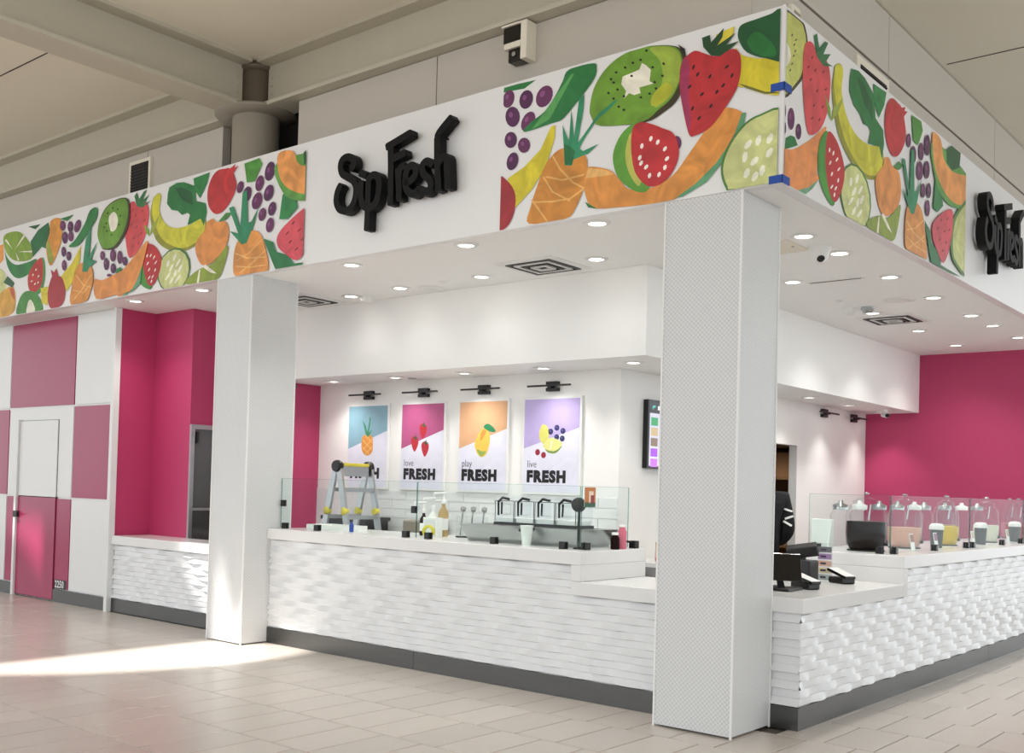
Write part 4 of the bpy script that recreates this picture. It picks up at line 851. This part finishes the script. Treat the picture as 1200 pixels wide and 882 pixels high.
# label crate in front of bottles, round tape roll
t = thing('sample_box', (-3.22, .74, TOPZ), 'small patterned paper box in front of the pump bottles', 'box')
B().box(-3.3, -3.14, .7, .78, TOPZ, TOPZ+.17).build('carton', 'cup_paper', t, bevel=.003)
B().box(-3.285, -3.155, .697, .699, TOPZ+.02, TOPZ+.15).build('printed_label', 'white_laminate', t)
tr = B().lathe([(.03, -.012), (.055, -.012), (.055, .012), (.03, .012), (.03, -.012)], (-3.14, .6, TOPZ+.055), 24, ax=(.4, -.9, 0), caps=False).build('tape_roll', 'yellow_plastic'); tag(tr, 'yellow roll of tape standing in front of the paper box', 'tape roll')
for i, (x, y) in enumerate(((-3.07, .95), (-2.97, .97), (-2.87, 1.0))):
    t = thing('scoop_canister', (x, y, TOPZ), f'clear canister with steel scoop, {ORD[i]} from the pump bottles', 'canister', 'clear scoop canisters')
    B().lathe([(.042, TOPZ+.012), (.046, TOPZ+.19)], (x, y, 0), 18, caps=False).build('canister_wall', 'acrylic', t)
    B().lathe([(.05, TOPZ), (.05, TOPZ+.012)], (x, y, 0), 18).build('base', 'black', t)
    s_ = B().cyl((x-.01, y, TOPZ+.02), (x+.015, y, TOPZ+.25), .007).build('scoop_handle', 'steel', t)
    B().lathe([(.001, -.01), (.022, 0), (.026, .03)], (x+.015, y, TOPZ+.235), 14, ax=(.4, -.3, .9)).build('scoop_bowl', 'steel', s_)
# stainless well
WX0, WX1 = -2.76, -1.56
t = thing('topping_well', ((WX0+WX1)/2, .8, TOPZ), 'stainless topping well with sloping sides behind the glass guard', 'topping well')
z0, z1 = TOPZ, TOPZ+.14
V = [(WX0+.06, .62, z0), (WX1-.06, .62, z0), (WX1-.06, 1.08, z0), (WX0+.06, 1.08, z0), (WX0, .56, z1), (WX1, .56, z1), (WX1, 1.12, z1), (WX0, 1.12, z1), (WX0+.04, .6, z1), (WX1-.04, .6, z1), (WX1-.04, 1.08, z1), (WX0+.04, 1.08, z1), (WX0+.09, .65, z0+.03), (WX1-.09, .65, z0+.03), (WX1-.09, 1.04, z0+.03), (WX0+.09, 1.04, z0+.03)]
B().add(V, [(3, 2, 1, 0)]+[(k, (k+1) % 4, (k+1) % 4+4, k+4) for k in range(4)]+[(k+4, (k+1) % 4+4, (k+1) % 4+8, k+8) for k in range(4)]+[(k+8, (k+1) % 4+8, (k+1) % 4+12, k+12) for k in range(4)]+[(12, 13, 14, 15)]).build('well', 'steel', t)
B().bar((-2.12, .552, z1-.025), (-2.0, .552, z1-.025), .02, .02).bar((-2.11, .565, z1-.025), (-2.11, .552, z1-.025), .012, .012).bar((-2.01, .565, z1-.025), (-2.01, .552, z1-.025), .012, .012).build('handle', 'dark_metal', t)
# clear lid rack with four black tongs
t = thing('topping_bins', (-2.12, .84, z1), 'row of clear topping bins with black tongs on a black tray above the stainless well', 'topping bins')
bx0, bw, zb = -2.52, .205, z1
B().box(bx0, bx0+bw*4, .72, .98, zb+.0005, zb+.025).build('tray', 'black', t)
for k in range(4):
    a = bx0+k*bw+.006; b_ = a+bw-.012
    B().add([(a, .73, zb+.026), (b_, .73, zb+.026), (b_, .97, zb+.026), (a, .97, zb+.026), (a, .73, zb+.2), (b_, .73, zb+.2), (b_, .97, zb+.23), (a, .97, zb+.23)], [(0, 1, 5, 4), (1, 2, 6, 5), (2, 3, 7, 6), (3, 0, 4, 7)]).build('clear_bin', 'acrylic', t)
    B().tube([(a, .73, zb+.03), (a, .73, zb+.2), (b_, .73, zb+.2), (b_, .73, zb+.03)], .003, 6).build('bin_rim', 'black', t)
    B().box(a+.01, b_-.01, .74, .96, zb+.026, zb+.06).build('topping_fill', ['plastic_white', 'cup_paper', 'plastic_white', 'cup_paper'][k], t)
    cxx = a+.04
    tg = B().tube([(cxx+.0, .72, zb+.19), (cxx+.05, .71, zb+.225), (cxx+.12, .71, zb+.215)], .011).tube([(cxx, .72, zb+.19), (cxx-.012, .74, zb+.08)], .009).tube([(cxx+.04, .715, zb+.19), (cxx+.02, .74, zb+.09)], .008).build('tongs', 'black_gloss', t)
cup = thing('paper_cup', (-2.0, .49, TOPZ), 'plain white paper cup in front of the stainless well', 'cup')
B().lathe([(.034, TOPZ), (.05, TOPZ+.15), (.053, TOPZ+.152), (.053, TOPZ+.158), (.046, TOPZ+.156), (.032, TOPZ+.006), (.001, TOPZ+.006)], (-2.0, .49, 0), 22).build('cup_body', 'cup_paper', cup)
# round-head stand and ad card
t = thing('pedestal_stand', (-1.53, .52, TOPZ), 'black pole stand with round head at the counter step', 'stand')
B().lathe([(.04, TOPZ), (.04, TOPZ+.012), (.012, TOPZ+.018), (.011, TOPZ+.31)], (-1.53, .52, 0), 18).build('pole', 'black', t)
B().lathe([(.001, -.028), (.045, -.024), (.056, -.01), (.056, .01), (.045, .024), (.001, .028)], (-1.53, .51, TOPZ+.335), 22, ax=(.5, -.85, .1)).build('round_head', 'dark_metal', t)
t = thing('ad_card', (-1.442, .52, 1.40), 'small orange and green advert card fixed to the guard return pane', 'card')
q = B(); xc = -1.4405
def rc2(y0, y1, z0_, z1_, c, k): q.add([(xc+.0006*k, y0, z0_), (xc+.0006*k, y1, z0_), (xc+.0006*k, y1, z1_), (xc+.0006*k, y0, z1_)], [(0, 1, 2, 3)], 0, lin(c))
B().box(-1.4437, -1.4408, .455, .6, 1.40, 1.55).build('card_back', 'cup_paper', t)
rc2(.455, .6, 1.40, 1.55, (196, 120, 60), 1); rc2(.455, .6, 1.40, 1.435, (40, 90, 60), 2); rc2(.51, .57, 1.43, 1.52, (236, 214, 190), 2); rc2(.535, .58, 1.43, 1.49, (150, 50, 50), 3)
q.build('card_print', 'poster_print', t)
# jars and box behind the step
def jar(x, y, z, r, h, m, label, lid='plastic_white'):
    t = thing('sauce_jar', (x, y, z), label, 'jar')
    B().lathe([(r*.9, z), (r, z+.01), (r, z+h*.8), (r*.7, z+h*.9), (r*.7, z+h)], (x, y, 0), 16).build('jar_body', m, t)
    B().lathe([(r*.75, z+h), (r*.75, z+h+.02), (.001, z+h+.021)], (x, y, 0), 16).build('lid', lid, t)
jar(-1.385, .8, TOPZ, .035, .11, 'juice_dark_red', 'dark red sauce jar on the raised counter end')
jar(-1.385, .9, TOPZ, .035, .17, 'juice_pink', 'taller pink sauce jar on the raised counter end')
t = thing('tablet_stand', (-1.42, 1.0, TOPZ), 'low black bracket resting on the raised counter end', 'bracket')
B().box(-1.43, -1.37, 1.07, 1.13, TOPZ, TOPZ+.06).build('block', 'black', t, bevel=.005); B().bar((-1.4, 1.06, TOPZ+.05), (-1.6, 1.13, TOPZ+.055), .02, .015).build('arm', 'black', t)
t = thing('snack_box', (-2.0, 2.75, .88), 'tan box with dark side on the prep counter', 'box')
B().box(-2.1, -1.95, 2.62, 2.74, .88, 1.06).build('carton', 'tan', t, bevel=.004); B().box(-1.9495, -1.9, 2.6, 2.76, .88, 1.07).build('dark_side', 'dark_metal', t, bevel=.004)
for i, (x, y) in enumerate(((-1.9, 2.45), (-1.84, 2.55), (-1.98, 2.5))):
    tag(B().lathe([(.001, 0), (.035, .006), (.042, .03), (.03, .055), (.001, .06)], (x, y, .88), 14).build('red_fruit', 'juice_red'), 'small red fruit on the prep counter corner', 'fruit', 'red fruit on the prep counter')
t = thing('flat_tray', (-5.2, 2.0, .88), 'black crate on the back counter behind the ladder', 'crate')
B().box(-5.95, -5.25, 1.9, 2.25, .88, 1.15).build('crate_body', 'black', t, bevel=.01); B().box(-5.97, -5.23, 1.89, 2.26, 1.12, 1.16).build('rim', 'dark_metal', t)
for k in range(3): B().box(-5.9+k*.22, -5.74+k*.22, 1.885, 1.889, .95, 1.08).build('slot', 'shadow_gap', t)
tag(B().box(-4.75, -4.4, 1.95, 2.3, .88, 1.16).build('grey_bin', 'post_taupe', bevel=.02), 'grey plastic bin on the back counter beside the ladder', 'bin')
t = thing('paper_stack', (-4.5, .8, TOPZ), 'low white carton tray lying on the counter by the ladder', 'tray')
B().box(-4.75, -4.25, .62, .95, TOPZ, TOPZ+.012).build('tray_base', 'cup_paper', t)
B().box(-4.75, -4.25, .62, .63, TOPZ+.012, TOPZ+.045).box(-4.75, -4.25, .94, .95, TOPZ+.012, TOPZ+.045).box(-4.75, -4.74, .63, .94, TOPZ+.012, TOPZ+.045).box(-4.26, -4.25, .63, .94, TOPZ+.012, TOPZ+.045).build('tray_sides', 'cup_paper', t)
tag(B().lathe([(.02, TOPZ), (.022, TOPZ+.06), (.012, TOPZ+.075), (.012, TOPZ+.09), (.001, TOPZ+.091)], (-4.1, .6, 0), 14).build('blue_capped_tube', 'tape_blue'), 'small blue tube on the counter beside a glass clamp', 'tube')

# ------------------------------------------------------------------ drink dispensers on the side counter
disp = [(-.27, 2.97, 'dark_red', .165, 'large dispenser of dark red drink at the counter step'), (-.27, 3.93, 'peach', .15, 'dispenser of peach drink next to the dark red one'), (-.24, 5.05, 'yellow', .12, 'dispenser of yellow drink'),
        (-.44, 5.75, 'tan', .1, 'small dispenser of tan drink beyond the yellow one'), (-.25, 6.5, 'cream', .13, 'dispenser of cream drink'), (-.25, 7.85, 'red', .13, 'dispenser of bright red drink'), (-.45, 8.3, 'pink', .1, 'small dispenser of pink drink nearest the pink wall')]
def dispenser(x, y, m, r, label, fill=.25):
    z = TOPZ; t = thing('drink_dispenser', (x, y, z), label, 'dispenser', 'drink dispensers on the side counter')
    B().lathe([(r*.92, z), (r*.92, z+.012)], (x, y, 0), 24).build('base', 'black', t)
    B().lathe([(r*.78, z+.013), (r*.93, z+.06), (r*.98, z+.15), (r*.96, z+fill)], (x, y, 0), 24).build('drink', m, t)
    B().lathe([(r*.82, z+.0125), (r*.97, z+.06), (r*1.02, z+.15), (r*1.0, z+.3), (r*.86, z+.37), (r*.62, z+.4)], (x, y, 0), 26, caps=False).build('bowl', 'acrylic', t)
    ld_ = B().lathe([(r*.64, z+.402), (r*.66, z+.42), (r*.3, z+.45), (r*.14, z+.455), (r*.14, z+.475), (.001, z+.478)], (x, y, 0), 22).build('lid', 'acrylic', t)
    B().lathe([(.02, z+.479), (.026, z+.49), (.001, z+.5)], (x, y, 0), 12).build('lid_knob', 'steel', ld_)
    la = B().cyl((x+.02, y, z+.26), (x+.03, y+.02, z+.395), .006).build('ladle_handle', 'steel', t)
    B().box(x+r*.95, x+r*1.12, y-.012, y+.012, z+.05, z+.075).box(x+r*1.05, x+r*1.1, y-.01, y+.01, z+.075, z+.1).build('tap', 'black', t)
for x, y, m, r, lb in disp: dispenser(x, y, 'juice_'+m, r, lb, .25 if m == 'dark_red' else .19)
for y, m, c in ((3.5, 'peach', (150, 80, 60)), (4.15, 'yellow', (150, 60, 110)), (5.32, 'tan', (210, 190, 160)), (6.62, 'cream', (170, 170, 120)), (7.55, 'red', (190, 60, 60))):
    t = thing('label_card', (-.03, y, TOPZ), f'white fruit name card in front of the {m} drink', 'card', 'name cards behind the side glass')
    B().obox((-.06, y, TOPZ+.075), (.002, 0, .0004), (0, .05, 0), (-.012, 0, .073)).build('card', 'cup_paper', t)
    q = B(); q.add([(-.0555+.0006, y-.045, TOPZ+.075), (-.0555+.0006, y+.045, TOPZ+.075), (-.0665+.0008, y+.045, TOPZ+.14), (-.0665+.0008, y-.045, TOPZ+.14)], [(0, 1, 2, 3)], 0, lin(c)); q.build('card_print', 'poster_print', t)
for y, w in ((4.4, 'peach and yellow'), (5.85, 'yellow and cream'), (7.2, 'cream and red')):
    t = thing('topping_tub', (-.12, y, TOPZ), f'dark grey tub with white lid between the {w} drinks', 'tub', 'dark grey tubs between dispensers')
    B().lathe([(.05, TOPZ), (.06, TOPZ+.17)], (-.13, y, 0), 16).build('tub', 'tub_grey', t)
    B().lathe([(.066, TOPZ+.1705), (.066, TOPZ+.2), (.05, TOPZ+.225), (.001, TOPZ+.23)], (-.13, y, 0), 18).build('lid', 'plastic_white', t)
for k in range(9):
    y = (3.15, 3.6, 4.1, 4.6, 5.1, 5.4, 6.1, 6.7, 7.3)[k]
    t = thing('clear_canister', (-.56, y, TOPZ), f'clear canister behind the dispensers, {(ORD+["eighth", "ninth"])[k]} from the counter step', 'canister', 'clear canisters behind the dispensers')
    B().lathe([(.075, TOPZ), (.085, TOPZ+.2), (.085, TOPZ+.3), (.06, TOPZ+.34)], (-.56, y, 0), 18, caps=False).build('canister_wall', 'acrylic', t)
    B().lathe([(.065, TOPZ+.3405), (.068, TOPZ+.38), (.02, TOPZ+.4), (.02, TOPZ+.42), (.001, TOPZ+.425)], (-.56, y, 0), 16).build('stopper', ['steel', 'plastic_white', 'aluminium'][k % 3], t)
tag(B().add([(-.62, 2.66, TOPZ), (-.47, 2.66, TOPZ), (-.47, 2.78, TOPZ), (-.62, 2.78, TOPZ), (-.635, 2.69, TOPZ+.26), (-.455, 2.69, TOPZ+.26), (-.455, 2.75, TOPZ+.26), (-.635, 2.75, TOPZ+.26)],
    [(0, 3, 2, 1), (4, 5, 6, 7), (0, 1, 5, 4), (1, 2, 6, 5), (2, 3, 7, 6), (3, 0, 4, 7)]).build('napkin_holder', 'cup_paper', bevel=.008), 'plain white flared napkin holder beside the dark red dispenser', 'holder')

# ------------------------------------------------------------------ till area on the low counter
LZ_ = LOWZ
t = thing('till_screen', (-.2, 1.1, LZ_), 'black till tablet on an angled stand behind the corner pillar', 'till')
B().box(-.36, -.06, .95, 1.2, LZ_, LZ_+.02).build('base', 'black', t, bevel=.006)
B().obox((-.2, 1.1, LZ_+.1), (.02, .012, 0), (-.03, .06, 0), (-.03, .02, .085)).build('neck', 'black', t)
s_ = B().obox((-.15, .98, LZ_+.17), (.13, .08, 0), (-.005, .008, .004), (-.03, .05, .09)).build('screen_body', 'black_gloss', t, bevel=.004)
t = thing('receipt_printer', (-.42, 1.95, LZ_), 'black receipt printer block behind the card terminal', 'printer')
B().box(-.5, -.29, 1.86, 2.04, LZ_, LZ_+.17).build('housing', 'black', t, bevel=.015)
B().obox((-.4, 1.98, LZ_+.24), (.11, .03, .02), (-.02, .05, .015), (-.01, -.01, .04)).build('scanner_cradle', 'black', t, bevel=.008)
B().bar((-.4, 1.96, LZ_+.165), (-.4, 1.97, LZ_+.22), .05, .05, side=(1, 0, 0)).build('cradle_neck', 'black', t)
def terminal(x, y, rz, label):
    t = thing('card_terminal', (0, 0, 0), label, 'card terminal', 'card terminals on the low worktop')
    B().prism([(-.06, -.09), (.06, -.09), (.05, .09), (-.05, .09)], 0, .05).build('cradle', 'black', t, bevel=.012)
    w = B().obox((0, 0, .075), (.05, 0, 0), (0, .105, .028), (0, -.003, .011)).build('handset', 'black_gloss', t, bevel=.006)
    B().obox((0, -.003, .0875), (.046, 0, 0), (0, .098, .0261), (0, -.0004, .0012)).build('display', 'plastic_white', w)
    t.location = (x, y, LZ_); t.rotation_euler[2] = rz
terminal(-.1, 1.32, 1.25, 'black card terminal next to the till tablet'); terminal(-.13, 2.08, 1.1, 'black card terminal beside the raised counter step')
t = thing('sample_display', (-.3, 2.2, LZ_), 'upright strip display of small pastel drink pictures', 'display')
B().box(-.37, -.25, 2.2, 2.21, LZ_, LZ_+.3).build('strip', 'acrylic', t); B().box(-.39, -.23, 2.15, 2.27, LZ_, LZ_+.008).build('foot', 'plastic_white', t) if False else None
q = B()
for i, c in enumerate([(120, 120, 125), (170, 140, 185), (226, 190, 170), (226, 214, 180), (190, 205, 200)]):
    z = LZ_+.27-i*.055; q.add([(-.365, 2.199, z-.045), (-.255, 2.199, z-.045), (-.255, 2.199, z), (-.365, 2.199, z)], [(0, 1, 2, 3)], 0, lin(c)); q.add([(-.345, 2.1985, z-.03), (-.3, 2.1985, z-.03), (-.3, 2.1985, z-.015), (-.345, 2.1985, z-.015)], [(0, 1, 2, 3)], 0, lin((80, 70, 90)))
q.build('picture_strip', 'poster_print', t)

# ------------------------------------------------------------------ back room seen through the doorway
su = thing('shelf_unit', (-3.5, 8.3, 0), 'brown wooden shelf unit in the back room beyond the doorway', 'shelf')
for x in (-4.5, -2.58):
    for y in (8.1, 8.5): B().box(x, x+.05, y, y+.05, 0, 2.3).build('upright', 'shelf_wood', su)
for z in (.3, .8, 1.3, 1.75, 2.2): B().box(-4.45, -2.58, 8.1, 8.55, z, z+.04).build('shelf_board', 'shelf_wood', su)
B().box(-4.5, -2.53, 8.551, 8.57, .1, 2.3).build('back_board', 'cardboard', su)
random.seed(3)
for zi, z in enumerate((.34, .84, 1.34, 1.79)):
    x = -4.3; row = ['bottom', 'second', 'third', 'top'][zi]
    for k in range(4):
        w = random.uniform(.3, .42); h = random.uniform(.22, .36); dk = (k+zi) % 3 == 1
        tag(B().box(x, x+w-.03, 8.15, 8.45, z, z+h).build('storage_box', 'dark_metal' if dk else 'cardboard', bevel=.005), ('dark' if dk else 'brown cardboard')+f' storage box, {ORD[k]} on the {row} shelf of the back room', 'box', 'boxes on the back room shelves'); x += w

# ------------------------------------------------------------------ person behind the low counter
def person(loc, rz):
    t = thing('person', loc, 'person in black hooded top with white print standing behind the low counter', 'person')
    def skin(name, verts, edges_, radii, m, sub=2, parent=t, root=0):
        me = bpy.data.meshes.new(name); me.from_pydata(verts, edges_, []); o = bpy.data.objects.new(name, me); COL.objects.link(o); o.parent = parent
        o.modifiers.new('skin', 'SKIN'); sv = me.skin_vertices[0].data if me.skin_vertices else None
        if sv is None:
            bpy.context.view_layer.objects.active = o
            sv = me.skin_vertices[0].data
        for i, r in enumerate(radii): sv[i].radius = (r, r) if not isinstance(r, tuple) else r; sv[i].use_root = (i == root)
        s = o.modifiers.new('sub', 'SUBSURF'); s.levels = sub; s.render_levels = sub
        me.materials.append(MATS[m]); ORG[o] = Vector(loc); return o
    body_v = [(0, 0, .92), (0, 0, 1.08), (0, .01, 1.25), (0, .01, 1.4), (0, .0, 1.47), (0, -.01, 1.53), (0, -.02, 1.60), (0, -.02, 1.68),
              (.09, 0, .88), (.095, -.01, .5), (.095, .02, .1), (.1, -.12, .04), (-.09, 0, .88), (-.095, -.01, .5), (-.095, .02, .1), (-.1, -.12, .04),
              (.17, .01, 1.4), (.22, .02, 1.13), (.18, -.17, 1.02), (.15, -.25, 1.0), (-.17, .01, 1.4), (-.22, .02, 1.13), (-.18, -.17, 1.02), (-.15, -.25, 1.0)]
    body_e = [(0, 1), (1, 2), (2, 3), (3, 4), (4, 5), (5, 6), (6, 7), (0, 8), (8, 9), (9, 10), (10, 11), (0, 12), (12, 13), (13, 14), (14, 15), (3, 16), (16, 17), (17, 18), (18, 19), (3, 20), (20, 21), (21, 22), (22, 23)]
    rad = [(.15, .11), (.13, .1), (.155, .115), (.12, .1), .055, .055, .085, .075, .085, .06, .045, .035, .085, .06, .045, .035, .06, .045, .035, .028, .06, .045, .035, .028]
    body = skin('body', body_v, body_e, rad, 'skin')
    for sx in (-1, 1):
        base = Vector((sx*.15, -.25, 1.0)); fv = [tuple(base)]; fe = []; fr = [.024]
        for k, (dx, ln) in enumerate(((-.03, .075), (-.01, .085), (.01, .082), (.03, .065))):
            p = base+Vector((dx, -.05, -.005)); i = len(fv); fv += [tuple(p), tuple(p+Vector((0, -ln*.5, -.008))), tuple(p+Vector((0, -ln, -.03)))]; fe += [(0, i), (i, i+1), (i+1, i+2)]; fr += [.012, .009, .008]
        i = len(fv); fv += [tuple(base+Vector((-sx*.035, -.02, -.005))), tuple(base+Vector((-sx*.05, -.055, -.015)))]; fe += [(0, i), (i, i+1)]; fr += [.012, .009]
        skin('hand', fv, fe, fr, 'skin', 1)
    tv_ = [(0, 0, .86), (0, 0, 1.08), (0, .01, 1.25), (0, .01, 1.39), (0, .0, 1.455), (.18, .01, 1.4), (.23, .02, 1.13), (.185, -.15, 1.025), (-.18, .01, 1.4), (-.23, .02, 1.13), (-.185, -.15, 1.025)]
    skin('hooded_top', tv_, [(0, 1), (1, 2), (2, 3), (3, 4), (3, 5), (5, 6), (6, 7), (3, 8), (8, 9), (9, 10)], [(.185, .145), (.17, .135), (.185, .14), (.145, .125), .085, .08, .066, .052, .08, .066, .052], 'cloth_black')
    skin('trousers', [(0, 0, .92), (.095, 0, .86), (.1, -.01, .5), (.1, .02, .1), (-.095, 0, .86), (-.1, -.01, .5), (-.1, .02, .1)], [(0, 1), (1, 2), (2, 3), (0, 4), (4, 5), (5, 6)], [(.16, .125), .105, .075, .065, .105, .075, .065], 'denim')
    b = B().lathe([(.001, .115), (.05, .105), (.085, .065), (.098, .0), (.1, -.06), (.09, -.12), (.07, -.14)], (loc[0], loc[1]+.012, loc[2]+1.665), 20, sy=1.05)
    b.build('hair', 'hair', t)
    def blob(nm, c, r, m, sc=(1, 1, 1)):
        bb = B(); n = 8; prof = [(r*math.sin(math.pi*i/n)+1e-5, -r*math.cos(math.pi*i/n)*sc[2]) for i in range(n+1)]
        bb.lathe(prof, (loc[0]+c[0], loc[1]+c[1], loc[2]+c[2]), 10, sx=sc[0], sy=sc[1]).build(nm, m, t)
    for sx in (-1, 1):
        blob('eye', (sx*.032, -.098, 1.635), .011, 'plastic_white'); blob('pupil', (sx*.032, -.107, 1.635), .006, 'hair'); blob('ear', (sx*.09, -.015, 1.62), .024, 'skin', (.45, .8, 1.2))
    blob('nose', (0, -.112, 1.605), .016, 'skin', (.8, 1.2, 1.4)); blob('mouth', (0, -.1, 1.57), .018, 'juice_pink', (1.3, .4, .35))
    for i, (x, y, z, a) in enumerate(((-.2, .155, 1.31, .3), (-.21, .15, 1.25, -.4), (-.2, .145, 1.2, .6))):
        B().obox((loc[0]+x, loc[1]+y-.06, loc[2]+z), (.03, -.012, .03*a), (0, .012, 0), (-.006*a, 0, .007)).build('sleeve_print', 'cup_paper', t)
    t.rotation_euler[2] = rz
    return t
pr_ = person((-1.14, 2.79, 0), math.radians(-139)); pr_.scale = (1.07, 1.07, 1.07)
# address number on the door wall
t = thing('address_plate', (-9.2, .384, .15), 'small black and white 2250 address number low on the pink panel', 'address number')
B().box(-9.04, -8.76, .3825, .3857, .158, .268).build('plate', 'black', t)
text_mesh('digits', '2250', .12, -9.02, .174, .3822, 'plastic_white', t, bold=.002, sx=.8, spc=1.1)
